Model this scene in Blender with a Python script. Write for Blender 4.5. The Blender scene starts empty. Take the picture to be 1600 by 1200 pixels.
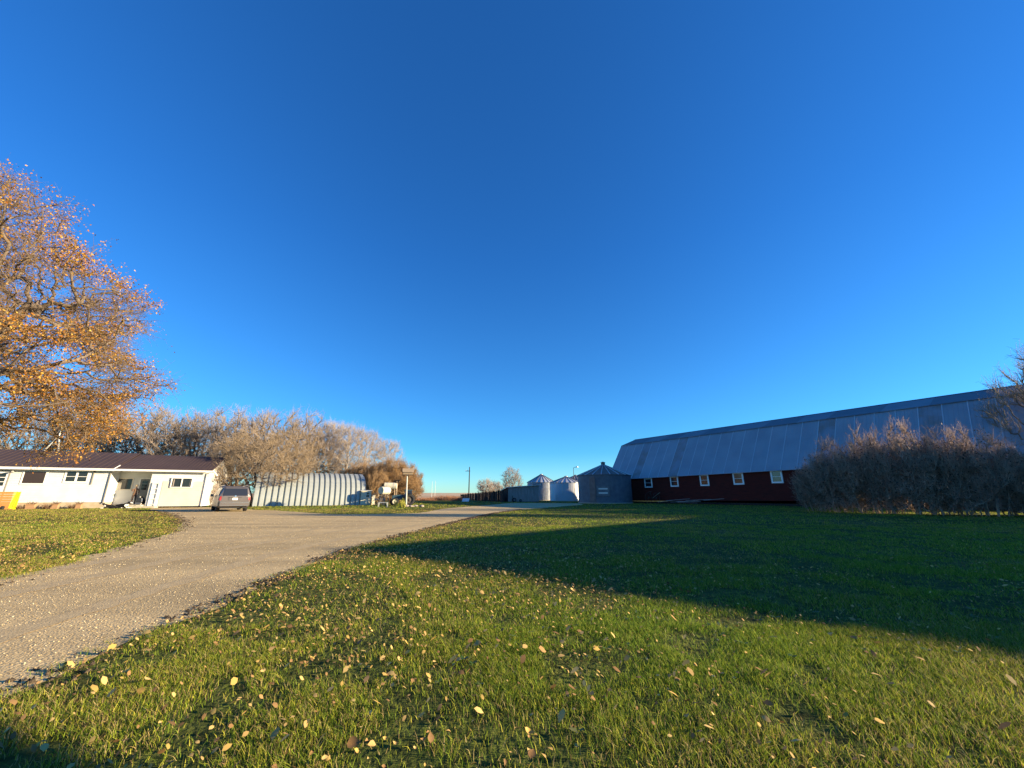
import bpy, math, random
import numpy as np
from mathutils import Vector, Matrix
rng = np.random.default_rng(7)
random.seed(7)
R = math.radians
SC = bpy.context.scene
COL = SC.collection

# ------------------------------------------------------------------ camera
F = 610.0; EYE = 1.2
TH = math.atan(172.5 / F)
cT, sT = math.cos(TH), math.sin(TH)
cam_d = bpy.data.cameras.new('camera'); cam = bpy.data.objects.new('camera', cam_d); COL.objects.link(cam)
cam.location = (0, 0, EYE); cam.rotation_euler = (R(90) + TH, 0, 0)
cam_d.sensor_fit = 'HORIZONTAL'; cam_d.sensor_width = 36.0; cam_d.lens = 36.0 * F / 1600.0
cam_d.clip_start = 0.05; cam_d.clip_end = 9000
SC.camera = cam

# ------------------------------------------------------------------ light
SUN_AZ = R(-6.0)          # direction to the sun in plan, from +X
SUN_EL = R(13.2)
sv = Vector((math.cos(SUN_AZ) * math.cos(SUN_EL), math.sin(SUN_AZ) * math.cos(SUN_EL), math.sin(SUN_EL)))
sun_d = bpy.data.lights.new('sun', 'SUN'); sun = bpy.data.objects.new('sun', sun_d); COL.objects.link(sun)
sun_d.energy = 5.0; sun_d.angle = R(0.5); sun_d.color = (1.0, 0.80, 0.52)
sun.rotation_euler = sv.to_track_quat('Z', 'Y').to_euler(); sun.location = (30, -5, 20)
W = bpy.data.worlds.new('World'); SC.world = W; W.use_nodes = True
nt = W.node_tree; nt.nodes.clear()
sky = nt.nodes.new('ShaderNodeTexSky'); sky.sky_type = 'NISHITA'; sky.sun_disc = False
sky.sun_elevation = SUN_EL; sky.sun_rotation = math.pi / 2 - SUN_AZ
sky.altitude = 500; sky.air_density = 1.0; sky.dust_density = 0.15; sky.ozone_density = 3.0
ga = nt.nodes.new('ShaderNodeGamma'); ga.inputs[1].default_value = 0.96
hs = nt.nodes.new('ShaderNodeMix'); hs.data_type = 'RGBA'; hs.blend_type = 'MULTIPLY'; hs.inputs[0].default_value = 1.0; hs.inputs[7].default_value = (0.22, 0.90, 1.62, 1)
wtc = nt.nodes.new('ShaderNodeTexCoord'); wsp = nt.nodes.new('ShaderNodeSeparateXYZ'); nt.links.new(wtc.outputs['Generated'], wsp.inputs[0])
wrp = nt.nodes.new('ShaderNodeValToRGB'); wrp.color_ramp.elements[0].position = 0.0; wrp.color_ramp.elements[0].color = (0.46, 0.80, 1.04, 1)
wrp.color_ramp.elements[1].position = 0.55; wrp.color_ramp.elements[1].color = (0.145, 0.54, 0.98, 1)
_e = wrp.color_ramp.elements.new(0.10); _e.color = (0.21, 0.61, 0.94, 1)
nt.links.new(wsp.outputs['Z'], wrp.inputs[0])
wsc = nt.nodes.new('ShaderNodeVectorMath'); wsc.operation = 'SCALE'; wsc.inputs['Scale'].default_value = 1.55
nt.links.new(wrp.outputs[0], wsc.inputs[0]); nt.links.new(wsc.outputs[0], hs.inputs[7])
bg = nt.nodes.new('ShaderNodeBackground'); bg.inputs['Strength'].default_value = 0.064
wo = nt.nodes.new('ShaderNodeOutputWorld')
nt.links.new(sky.outputs[0], ga.inputs[0]); nt.links.new(ga.outputs[0], hs.inputs[6]); nt.links.new(hs.outputs[2], bg.inputs[0]); nt.links.new(bg.outputs[0], wo.inputs[0])
SC.view_settings.view_transform = 'Standard'; SC.view_settings.look = 'None'
SC.view_settings.gamma = 1.0; SC.view_settings.exposure = 1.52; SC.view_settings.use_curve_mapping = False
SC.render.engine = 'CYCLES'
SC.cycles.max_bounces = 6; SC.cycles.transparent_max_bounces = 8

# ------------------------------------------------------------------ survey helpers: a photo pixel to a place on the ground or on a wall
def ray(x, y):
    a = (x - 800) / F; b = -(y - 600) / F
    return (a, cT - b * sT, b * cT + sT)
def G(x, y, z=0.0):
    r = ray(x, y); t = (z - EYE) / r[2]
    return (r[0] * t, r[1] * t)
def hgt(x, y, X, Y):
    r = ray(x, y); return EYE + r[2] * math.hypot(X, Y) / math.hypot(r[0], r[1])
def atY(x, y, Y):
    r = ray(x, y); t = Y / r[1]; return (r[0] * t, Y, EYE + r[2] * t)
def wallhit(x, y, P, u):
    """(distance along u from P, height) where the sight line meets the vertical plane through P along u"""
    r = ray(x, y)
    det = r[0] * (-u[1]) + u[0] * r[1]
    t = (P[0] * (-u[1]) + u[0] * P[1]) / det
    s = (r[0] * t - P[0]) * u[0] + (r[1] * t - P[1]) * u[1]
    return s, EYE + r[2] * t

# ------------------------------------------------------------------ materials
MATS = {}
def mat(name, col, rough=0.8, metal=0.0, col2=None, scale=6.0, bump=0.0, bscale=30.0, spec=None, detail=4, stretch=(1, 1, 1), col3=None, trans=0.0, contrast=(0.35, 0.65)):
    if name in MATS: return MATS[name]
    m = bpy.data.materials.new(name); m.use_nodes = True
    n = m.node_tree; b = n.nodes['Principled BSDF']; L = n.links
    b.inputs['Roughness'].default_value = rough; b.inputs['Metallic'].default_value = metal
    if spec is None and metal == 0 and rough > .55: spec = .2
    if spec is not None: b.inputs['Specular IOR Level'].default_value = spec
    b.inputs['Base Color'].default_value = (*col, 1)
    tc = n.nodes.new('ShaderNodeTexCoord'); mp = n.nodes.new('ShaderNodeMapping'); mp.inputs['Scale'].default_value = stretch
    L.new(tc.outputs['Object'], mp.inputs[0])
    if col2:
        nz = n.nodes.new('ShaderNodeTexNoise'); nz.inputs['Scale'].default_value = scale; nz.inputs['Detail'].default_value = detail
        L.new(mp.outputs[0], nz.inputs['Vector'])
        cr = n.nodes.new('ShaderNodeValToRGB'); cr.color_ramp.elements[0].position = contrast[0]; cr.color_ramp.elements[1].position = contrast[1]
        cr.color_ramp.elements[0].color = (*col, 1); cr.color_ramp.elements[1].color = (*col2, 1)
        if col3:
            e = cr.color_ramp.elements.new(min(0.99, contrast[1] + 0.12)); e.color = (*col3, 1)
        L.new(nz.outputs['Fac'], cr.inputs[0]); L.new(cr.outputs[0], b.inputs['Base Color'])
    if bump:
        nb = n.nodes.new('ShaderNodeTexNoise'); nb.inputs['Scale'].default_value = bscale; nb.inputs['Detail'].default_value = 5
        L.new(mp.outputs[0], nb.inputs['Vector'])
        bp = n.nodes.new('ShaderNodeBump'); bp.inputs['Strength'].default_value = bump; bp.inputs['Distance'].default_value = 0.02
        L.new(nb.outputs['Fac'], bp.inputs['Height']); L.new(bp.outputs[0], b.inputs['Normal'])
    MATS[name] = m
    return m

def attr_mat(name, rough=0.6, translucent=0.3, spec=0.3):
    """colour comes from the mesh's own per-leaf or per-blade 'tint'; thin leaves let some light through"""
    m = bpy.data.materials.new(name); m.use_nodes = True; n = m.node_tree; L = n.links
    b = n.nodes['Principled BSDF']; b.inputs['Roughness'].default_value = rough; b.inputs['Specular IOR Level'].default_value = spec
    a = n.nodes.new('ShaderNodeAttribute'); a.attribute_name = 'tint'
    L.new(a.outputs['Color'], b.inputs['Base Color'])
    t = n.nodes.new('ShaderNodeBsdfTranslucent'); L.new(a.outputs['Color'], t.inputs[0])
    mx = n.nodes.new('ShaderNodeMixShader'); mx.inputs[0].default_value = translucent
    L.new(b.outputs[0], mx.inputs[1]); L.new(t.outputs[0], mx.inputs[2]); L.new(mx.outputs[0], n.nodes['Material Output'].inputs[0])
    return m

def glass_mat(name, col=(0.02, 0.022, 0.025), rough=0.08):
    m = mat(name, col, rough, 0.0, spec=0.6); return m

M = {}
M['white_siding'] = mat('white_siding', (0.72, 0.72, 0.69), 0.6, col2=(0.65, 0.65, 0.61), scale=1.5)
M['beige_siding'] = mat('beige_siding', (0.66, 0.60, 0.50), 0.6, col2=(0.61, 0.55, 0.45), scale=1.5)
M['white_trim'] = mat('white_trim', (0.82, 0.81, 0.76), 0.45)
M['grey_trim'] = mat('grey_trim', (0.30, 0.28, 0.24), 0.6)
M['brown_metal'] = mat('brown_metal', (0.070, 0.048, 0.042), 0.6, 0.0, col2=(0.058, 0.040, 0.036), scale=0.8)
M['foundation'] = mat('foundation', (0.48, 0.40, 0.28), 0.9, col2=(0.40, 0.32, 0.21), scale=3, bump=0.4, bscale=20)
M['glass'] = glass_mat('window_glass')
M['glass_brown'] = glass_mat('curtained_glass', (0.045, 0.026, 0.02), 0.15)
M['curtain'] = mat('curtain', (0.35, 0.30, 0.26), 0.9)
M['door_grey'] = mat('door_grey', (0.20, 0.21, 0.21), 0.6)
M['concrete'] = mat('concrete', (0.48, 0.43, 0.33), 0.9, col2=(0.40, 0.36, 0.28), scale=4, bump=0.3)
M['galv'] = mat('galvanised', (0.27, 0.28, 0.30), 0.42, 0.55, col2=(0.33, 0.35, 0.37), scale=2.5, bump=0.1, bscale=6)
M['galv_mid'] = mat('galvanised_mid', (0.50, 0.54, 0.58), 0.5, 0.3)
M['galv_light'] = mat('galvanised_light', (0.55, 0.57, 0.58), 0.4, 0.45)
M['galv_dull'] = mat('galvanised_dull', (0.17, 0.175, 0.19), 0.55, 0.3, col2=(0.13, 0.13, 0.15), scale=2.0)
M['galv_rust'] = mat('galvanised_rusty', (0.16, 0.12, 0.11), 0.7, 0.2, col2=(0.22, 0.17, 0.15), scale=2.0)
M['quonset'] = mat('quonset_steel', (0.33, 0.36, 0.34), 0.5, 0.2, col2=(0.39, 0.42, 0.39), scale=1.2, bump=0.06, bscale=5)
M['barn_red'] = mat('barn_red', (0.12, 0.020, 0.014), 0.9, col2=(0.065, 0.014, 0.011), scale=3, stretch=(0.5, 0.5, 6), bump=0.3, bscale=12)
M['barn_roof'] = mat('barn_roof_metal', (0.34, 0.37, 0.40), 0.42, 0.3, col2=(0.28, 0.30, 0.33), scale=0.5, contrast=(.3, .7), bump=0.05, bscale=3)
M['barn_roof_b'] = mat('barn_roof_metal_dull', (0.28, 0.30, 0.34), 0.5, 0.3, col2=(0.25, 0.22, 0.21), scale=0.9)
M['barn_cap'] = mat('barn_upper_roof', (0.19, 0.19, 0.21), 0.5, 0.3, col2=(0.16, 0.16, 0.18), scale=0.8)
M['barn_cap_b'] = mat('barn_upper_roof_dark', (0.14, 0.14, 0.16), 0.55, 0.3, col2=(0.12, 0.12, 0.14), scale=0.8)
M['bark'] = mat('bark', (0.13, 0.10, 0.075), 0.95, col2=(0.20, 0.155, 0.115), scale=5, bump=0.8, bscale=14, stretch=(3, 3, 0.7))
M['bark_pale'] = mat('bark_pale', (0.42, 0.37, 0.31), 0.9, col2=(0.30, 0.26, 0.21), scale=4, bump=0.4, bscale=12)
M['twig'] = mat('twig', (0.24, 0.185, 0.125), 0.9, col2=(0.31, 0.235, 0.15), scale=1.2)
M['twig_grey'] = mat('twig_grey', (0.27, 0.215, 0.17), 0.9, col2=(0.34, 0.27, 0.20), scale=1.0)
M['twig_brown'] = mat('twig_brown', (0.16, 0.115, 0.070), 0.95, col2=(0.21, 0.15, 0.09), scale=1.0)
M['twig_pale'] = mat('twig_pale', (0.44, 0.37, 0.30), 0.9, col2=(0.36, 0.29, 0.23), scale=1.0)
M['twig_orange'] = mat('twig_orange', (0.36, 0.23, 0.11), 0.9, col2=(0.27, 0.18, 0.10), scale=0.7)
M['twig_lilac'] = mat('twig_lilac', (0.44, 0.33, 0.25), 0.95, col2=(0.28, 0.20, 0.15), scale=1.0)
M['wood'] = mat('weathered_wood', (0.32, 0.25, 0.17), 0.9, col2=(0.24, 0.18, 0.12), scale=5, stretch=(1, 1, 5), bump=0.3)
M['wood_dark'] = mat('dark_wood', (0.035, 0.025, 0.022), 0.95, col2=(0.05, 0.038, 0.03), scale=3)
M['wood_grey'] = mat('grey_boards', (0.34, 0.32, 0.30), 0.9, col2=(0.25, 0.235, 0.22), scale=2, stretch=(3, 3, 0.4))
M['cream'] = mat('cream_paint', (0.70, 0.66, 0.50), 0.6, col2=(0.60, 0.55, 0.40), scale=3)
M['rubber'] = mat('rubber', (0.025, 0.025, 0.027), 0.8)
M['tractor_paint'] = mat('tractor_teal', (0.035, 0.085, 0.11), 0.5, 0.1, col2=(0.03, 0.06, 0.08), scale=4)
M['dark_iron'] = mat('dark_iron', (0.06, 0.055, 0.05), 0.8, 0.2, col2=(0.10, 0.07, 0.05), scale=8)
M['pale_iron'] = mat('bleached_iron', (0.45, 0.42, 0.36), 0.7, 0.1)
M['van'] = mat('van_paint', (0.175, 0.155, 0.14), 0.32, 0.5, col2=(0.16, 0.14, 0.13), scale=2)
M['chrome'] = mat('chrome', (0.7, 0.68, 0.65), 0.2, 0.9)
M['tail_red'] = mat('tail_red', (0.33, 0.03, 0.025), 0.25)
M['plate'] = mat('plate_white', (0.8, 0.8, 0.78), 0.5)
M['black_plastic'] = mat('black_plastic', (0.03, 0.03, 0.032), 0.6)
M['terracotta'] = mat('terracotta', (0.40, 0.24, 0.13), 0.8, col2=(0.34, 0.20, 0.11), scale=6)
M['orange_wood'] = mat('orange_wood', (0.60, 0.27, 0.08), 0.7, col2=(0.52, 0.22, 0.06), scale=5, stretch=(1, 1, 6))
M['yellow'] = mat('yellow_plastic', (0.72, 0.70, 0.02), 0.45)
M['withered'] = mat('withered', (0.10, 0.06, 0.04), 0.95, col2=(0.16, 0.10, 0.06), scale=9)
M['stone'] = mat('stone', (0.40, 0.34, 0.27), 0.9, col2=(0.30, 0.26, 0.22), scale=8, bump=0.3)
M['fur_black'] = mat('fur_black', (0.012, 0.012, 0.013), 0.9)
M['fur_white'] = mat('fur_white', (0.72, 0.68, 0.60), 0.9)
M['skin'] = mat('skin', (0.50, 0.32, 0.22), 0.6)
M['jacket'] = mat('jacket', (0.20, 0.12, 0.075), 0.9, col2=(0.15, 0.09, 0.06), scale=9)
M['trousers'] = mat('trousers', (0.07, 0.045, 0.035), 0.9)
M['straw'] = mat('straw_hat', (0.62, 0.48, 0.28), 0.8)
M['steel_white'] = mat('white_steel', (0.62, 0.62, 0.55), 0.5, 0.2)

# ------------------------------------------------------------------ mesh helpers
class MB:
    def __init__(s): s.v = []; s.f = []; s.m = []
    def add(s, vs, fs, mi=0):
        o = len(s.v); s.v += [tuple(map(float, p)) for p in vs]; s.f += [tuple(i + o for i in f) for f in fs]; s.m += [mi] * len(fs); return s
    def hexa(s, p, mi=0):   # 8 points: bottom ring 0-3, top ring 4-7
        return s.add(p, [(3, 2, 1, 0), (4, 5, 6, 7), (0, 1, 5, 4), (1, 2, 6, 5), (2, 3, 7, 6), (3, 0, 4, 7)], mi)
    def box(s, x0, x1, y0, y1, z0, z1, mi=0):
        return s.hexa([(x0, y0, z0), (x1, y0, z0), (x1, y1, z0), (x0, y1, z0), (x0, y0, z1), (x1, y0, z1), (x1, y1, z1), (x0, y1, z1)], mi)
    def tube(s, p0, p1, r0, r1=None, n=8, mi=0, cap=True):
        r1 = r0 if r1 is None else r1
        p0 = Vector(p0); p1 = Vector(p1); d = (p1 - p0).normalized()
        a = d.orthogonal().normalized(); b = d.cross(a)
        vs = []
        for p, r in ((p0, r0), (p1, r1)):
            for i in range(n):
                t = 2 * math.pi * i / n; vs.append(p + (a * math.cos(t) + b * math.sin(t)) * r)
        fs = [(i, (i + 1) % n, n + (i + 1) % n, n + i) for i in range(n)]
        if cap: fs += [tuple(range(n - 1, -1, -1)), tuple(range(n, 2 * n))]
        return s.add(vs, fs, mi)
    def lathe(s, prof, n=24, c=(0, 0, 0), axis='Z', mi=0, a0=0.0, a1=2 * math.pi):
        vs = []; full = abs(a1 - a0 - 2 * math.pi) < 1e-6; k = n if full else n + 1
        for r, z in prof:
            for i in range(k):
                t = a0 + (a1 - a0) * i / n
                if axis == 'Z': vs.append((c[0] + r * math.cos(t), c[1] + r * math.sin(t), c[2] + z))
                elif axis == 'Y': vs.append((c[0] + r * math.cos(t), c[1] + z, c[2] + r * math.sin(t)))
                else: vs.append((c[0] + z, c[1] + r * math.cos(t), c[2] + r * math.sin(t)))
        fs = []
        for j in range(len(prof) - 1):
            for i in range(n):
                i2 = (i + 1) % k
                fs.append((j * k + i, j * k + i2, (j + 1) * k + i2, (j + 1) * k + i))
        return s.add(vs, fs, mi)
    def mesh(s, name, mats, smooth=False, origin=(0, 0, 0)):
        me = bpy.data.meshes.new(name)
        me.from_pydata([(p[0] - origin[0], p[1] - origin[1], p[2] - origin[2]) for p in s.v], [], s.f)
        if not isinstance(mats, (list, tuple)): mats = [mats]
        for m in mats: me.materials.append(m)
        if len(mats) > 1: me.polygons.foreach_set('material_index', s.m)
        if smooth: me.polygons.foreach_set('use_smooth', [True] * len(s.f))
        me.update(); return me

class Frame:
    """local axes on a building: s along the front, b towards its back, z up"""
    def __init__(self, P, u):
        self.P = P; self.u = u; self.n = (-u[1], u[0])
    def pt(self, s, b, z):
        return (self.P[0] + self.u[0] * s + self.n[0] * b, self.P[1] + self.u[1] * s + self.n[1] * b, z)
    def box(self, mb, s0, s1, b0, b1, z0, z1, mi=0):
        return mb.hexa([self.pt(*q) for q in ((s0, b0, z0), (s1, b0, z0), (s1, b1, z0), (s0, b1, z0), (s0, b0, z1), (s1, b0, z1), (s1, b1, z1), (s0, b1, z1))], mi)
    def slab(self, mb, s0, s1, prof_lo, prof_hi, t, mi=0):
        """sloping plate between (b,z) prof_lo and prof_hi, thickness t below"""
        (b0, z0), (b1, z1) = prof_lo, prof_hi
        return mb.hexa([self.pt(*q) for q in ((s0, b0, z0 - t), (s1, b0, z0 - t), (s1, b1, z1 - t), (s0, b1, z1 - t), (s0, b0, z0), (s1, b0, z0), (s1, b1, z1), (s0, b1, z1))], mi)

def link(name, me, parent=None):
    o = bpy.data.objects.new(name, me); COL.objects.link(o)
    if parent is not None: o.parent = parent
    return o
def tag(o, label=None, cat=None, group=None, kind=None):
    if label: o['label'] = label
    if cat: o['category'] = cat
    if group: o['group'] = group
    if kind: o['kind'] = kind
    return o
def thing(name, loc, label, cat, group=None, rz=0.0):
    o = bpy.data.objects.new(name, None); COL.objects.link(o); o.empty_display_size = 0.3
    o.location = (loc[0], loc[1], loc[2] if len(loc) > 2 else 0.0); o.rotation_euler = (0, 0, rz)
    return tag(o, label, cat, group)
def root_of(p):
    while p.parent is not None: p = p.parent
    return p
def part(name, mb, m, parent, smooth=False, local=False):
    """world-space MB as a child of parent (all parents unrotated while building)"""
    o = (0, 0, 0) if local else tuple(root_of(parent).location)
    return link(name, mb.mesh(name, m, smooth, o), parent)
def dup(root, loc=None, rz=None, scale=None, label=None, group=None):
    r = root.copy(); COL.objects.link(r)
    def kids(src, dst):
        for ch in [c for c in src.children]:
            c = ch.copy(); COL.objects.link(c); c.parent = dst; kids(ch, c)
    if loc is not None: r.location = (loc[0], loc[1], loc[2] if len(loc) > 2 else 0)
    if rz is not None: r.rotation_euler = (0, 0, rz)
    if scale is not None: r.scale = scale if hasattr(scale, '__len__') else (scale,) * 3
    if label: r['label'] = label
    if group: r['group'] = group
    kids(root, r)
    return r

def np_mesh(name, verts, faces, m, smooth=False, tint=None):
    """verts (N,3), faces (K,n) all with the same corner count"""
    me = bpy.data.meshes.new(name)
    k, n = faces.shape
    me.vertices.add(len(verts)); me.vertices.foreach_set('co', np.ascontiguousarray(verts, np.float32).ravel())
    me.loops.add(k * n); me.loops.foreach_set('vertex_index', np.ascontiguousarray(faces, np.int32).ravel())
    me.polygons.add(k); me.polygons.foreach_set('loop_start', np.arange(0, k * n, n, dtype=np.int32))
    if smooth: me.polygons.foreach_set('use_smooth', np.ones(k, bool))
    if tint is not None:
        a = me.color_attributes.new('tint', 'FLOAT_COLOR', 'POINT')
        a.data.foreach_set('color', np.ascontiguousarray(np.concatenate([tint, np.ones((len(tint), 1))], 1), np.float32).ravel())
    me.materials.append(m); me.update(calc_edges=True); me.validate()
    return me

def inpoly(x, y, poly):
    c = np.zeros(len(x), bool); n = len(poly); j = n - 1
    for i in range(n):
        xi, yi = poly[i]; xj, yj = poly[j]
        k = ((yi > y) != (yj > y)) & (x < (xj - xi) * (y - yi) / (yj - yi + 1e-12) + xi)
        c ^= k; j = i
    return c
def vnoise(x, y, s, seed=0):
    """cheap smooth 2-D value noise, 0..1"""
    g = np.random.default_rng(seed).random((64, 64)); x = x / s; y = y / s
    xi = np.floor(x).astype(int); yi = np.floor(y).astype(int); fx = x - xi; fy = y - yi
    fx = fx * fx * (3 - 2 * fx); fy = fy * fy * (3 - 2 * fy)
    a = g[xi % 64, yi % 64]; b = g[(xi + 1) % 64, yi % 64]; c = g[xi % 64, (yi + 1) % 64]; d = g[(xi + 1) % 64, (yi + 1) % 64]
    return (a * (1 - fx) + b * fx) * (1 - fy) + (c * (1 - fx) + d * fx) * fy

# ------------------------------------------------------------------ ground
def ground_material():
    m = bpy.data.materials.new('lawn_soil_and_thatch'); m.use_nodes = True; n = m.node_tree; L = n.links; b = n.nodes['Principled BSDF']
    b.inputs['Roughness'].default_value = 0.95; b.inputs['Specular IOR Level'].default_value = 0.1
    tc = n.nodes.new('ShaderNodeTexCoord')
    def noise(sc, det=4, st=None):
        z = n.nodes.new('ShaderNodeTexNoise'); z.inputs['Scale'].default_value = sc; z.inputs['Detail'].default_value = det
        if st:
            mp = n.nodes.new('ShaderNodeMapping'); mp.inputs['Scale'].default_value = st; L.new(tc.outputs['Object'], mp.inputs[0]); L.new(mp.outputs[0], z.inputs['Vector'])
        else: L.new(tc.outputs['Object'], z.inputs['Vector'])
        return z
    def ramp(src, stops):
        r = n.nodes.new('ShaderNodeValToRGB'); e = r.color_ramp.elements
        e[0].position, e[0].color = stops[0][0], (*stops[0][1], 1); e[1].position, e[1].color = stops[1][0], (*stops[1][1], 1)
        for p, c in stops[2:]: q = e.new(p); q.color = (*c, 1)
        L.new(src.outputs['Fac'], r.inputs[0]); return r
    big = ramp(noise(0.22, 3), [(0.3, (0.058, 0.078, 0.018)), (0.55, (0.085, 0.098, 0.022)), (0.72, (0.125, 0.105, 0.035))])
    fine = ramp(noise(9, 6), [(0.33, (0.45, 0.45, 0.45)), (0.66, (1.45, 1.4, 1.3))])
    streak = ramp(noise(1.2, 3, (0.25, 1.3, 1)), [(0.35, (0.8, 0.82, 0.8)), (0.65, (1.15, 1.15, 1.1))])
    m1 = n.nodes.new('ShaderNodeMix'); m1.data_type = 'RGBA'; m1.blend_type = 'MULTIPLY'; m1.inputs[0].default_value = 1
    L.new(big.outputs[0], m1.inputs[6]); L.new(fine.outputs[0], m1.inputs[7])
    m2 = n.nodes.new('ShaderNodeMix'); m2.data_type = 'RGBA'; m2.blend_type = 'MULTIPLY'; m2.inputs[0].default_value = 1
    L.new(m1.outputs[2], m2.inputs[6]); L.new(streak.outputs[0], m2.inputs[7])
    L.new(m2.outputs[2], b.inputs['Base Color'])
    bp = n.nodes.new('ShaderNodeBump'); bp.inputs['Strength'].default_value = 0.9; bp.inputs['Distance'].default_value = 0.05
    L.new(noise(22, 6).outputs['Fac'], bp.inputs['Height']); L.new(bp.outputs[0], b.inputs['Normal'])
    return m
def gravel_material():
    m = bpy.data.materials.new('gravel_surface'); m.use_nodes = True; n = m.node_tree; L = n.links; b = n.nodes['Principled BSDF']
    b.inputs['Roughness'].default_value = 0.95; b.inputs['Specular IOR Level'].default_value = 0.15
    tc = n.nodes.new('ShaderNodeTexCoord')
    v = n.nodes.new('ShaderNodeTexVoronoi'); v.inputs['Scale'].default_value = 55; L.new(tc.outputs['Object'], v.inputs['Vector'])
    r = n.nodes.new('ShaderNodeValToRGB'); e = r.color_ramp.elements
    e[0].position = 0.1; e[0].color = (0.40, 0.30, 0.155, 1); e[1].position = 0.9; e[1].color = (0.60, 0.46, 0.24, 1)
    s = n.nodes.new('ShaderNodeSeparateColor'); L.new(v.outputs['Color'], s.inputs[0]); L.new(s.outputs[0], r.inputs[0])
    z = n.nodes.new('ShaderNodeTexNoise'); z.inputs['Scale'].default_value = 0.5; z.inputs['Detail'].default_value = 6
    mp = n.nodes.new('ShaderNodeMapping'); mp.inputs['Rotation'].default_value = (0, 0, R(-40)); mp.inputs['Scale'].default_value = (0.35, 1.6, 1)
    L.new(tc.outputs['Object'], mp.inputs[0]); L.new(mp.outputs[0], z.inputs['Vector'])
    r2 = n.nodes.new('ShaderNodeValToRGB'); r2.color_ramp.elements[0].position = 0.35; r2.color_ramp.elements[0].color = (0.78, 0.77, 0.75, 1); r2.color_ramp.elements[1].position = 0.62; r2.color_ramp.elements[1].color = (1.12, 1.1, 1.06, 1)
    L.new(z.outputs['Fac'], r2.inputs[0])
    mm = n.nodes.new('ShaderNodeMix'); mm.data_type = 'RGBA'; mm.blend_type = 'MULTIPLY'; mm.inputs[0].default_value = 1
    L.new(r.outputs[0], mm.inputs[6]); L.new(r2.outputs[0], mm.inputs[7]); L.new(mm.outputs[2], b.inputs['Base Color'])
    z2 = n.nodes.new('ShaderNodeTexNoise'); z2.inputs['Scale'].default_value = 30; z2.inputs['Detail'].default_value = 6; L.new(tc.outputs['Object'], z2.inputs['Vector'])
    bp = n.nodes.new('ShaderNodeBump'); bp.inputs['Strength'].default_value = 0.5; bp.inputs['Distance'].default_value = 0.010
    L.new(z2.outputs['Fac'], bp.inputs['Height'])
    bp2 = n.nodes.new('ShaderNodeBump'); bp2.inputs['Strength'].default_value = 0.6; bp2.inputs['Distance'].default_value = 0.009; bp2.invert = True
    L.new(v.outputs['Distance'], bp2.inputs['Height']); L.new(bp.outputs[0], bp2.inputs['Normal']); L.new(bp2.outputs[0], b.inputs['Normal'])
    return m
def sheet(name, pts, z, m):
    me = bpy.data.meshes.new(name)
    me.from_pydata([(p[0], p[1], z) for p in pts], [], [tuple(range(len(pts)))])
    me.materials.append(m); me.update()
    o = link(name, me); tag(o, kind='structure'); return o

def grid_ground():
    """one sheet to the horizon, fine near the camera with low, worn unevenness"""
    ax = np.concatenate([[-6000, -2500, -900, -300, -120], np.arange(-60, 60.1, 1.0), [120, 300, 900, 2500, 6000]])
    ay = np.concatenate([[-3000, -600, -100], np.arange(-20, 90.1, 1.0), [150, 400, 1000, 3000, 7000]])
    X, Y = np.meshgrid(ax, ay, indexing='ij'); Z = np.zeros_like(X)
    v = np.stack([X.ravel(), Y.ravel(), Z.ravel()], 1); ny = len(ay)
    i, j = np.meshgrid(np.arange(len(ax) - 1), np.arange(ny - 1), indexing='ij'); a = (i * ny + j).ravel()
    f = np.stack([a, a + ny, a + ny + 1, a + 1], 1)
    o = link('ground', np_mesh('ground', v, f, ground_material())); tag(o, kind='structure')
grid_ground()

def wobble(pts, step=0.4, amp=0.12, seed=1, limit=40):
    """subdivide an outline and make it ragged"""
    out = []; r = np.random.default_rng(seed); n = len(pts)
    for i in range(n):
        a = np.array(pts[i]); b = np.array(pts[(i + 1) % n]); d = np.linalg.norm(b - a)
        k = max(1, int(d / step)) if min(a[1], b[1]) < limit else max(1, int(d / 1.5))
        nn = np.array([-(b - a)[1], (b - a)[0]]) / (d + 1e-9)
        for q in range(k):
            out.append(tuple(a + (b - a) * q / k + nn * (r.normal() * amp * 0.6)))
    return out
# near edge of the drive (lawn side), left to right, from photo pixels
near_edge = [(-300, 1260), (0, 1097), (80, 1058), (160, 1018), (240, 985), (330, 948), (420, 910), (490, 880), (545, 858), (620, 838), (700, 819), (745, 808), (780, 801), (815, 796.5), (870, 792)]
far_edge = [(912, 788.6), (905, 786.2), (800, 785.8), (760, 789.5), (700, 794), (655, 801.5), (600, 803.2), (520, 803.5), (480, 801), (430, 797.5), (395, 796.5), (345, 792.5), (235, 793.4), (232, 797.5), (262, 803), (282, 812), (284, 822), (262, 835), (200, 852), (140, 868), (60, 893), (0, 908), (-300, 985)]
road_pts = wobble([G(*p) for p in near_edge] + [G(*p) for p in far_edge], seed=3)
M['gravel'] = gravel_material()
sheet('gravel_driveway', road_pts, 0.004, M['gravel'])
M['packed'] = mat('packed_gravel', (0.50, 0.385, 0.21), 0.95, col2=(0.43, 0.325, 0.175), scale=5, bump=0.5, bscale=60, spec=.1)
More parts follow.
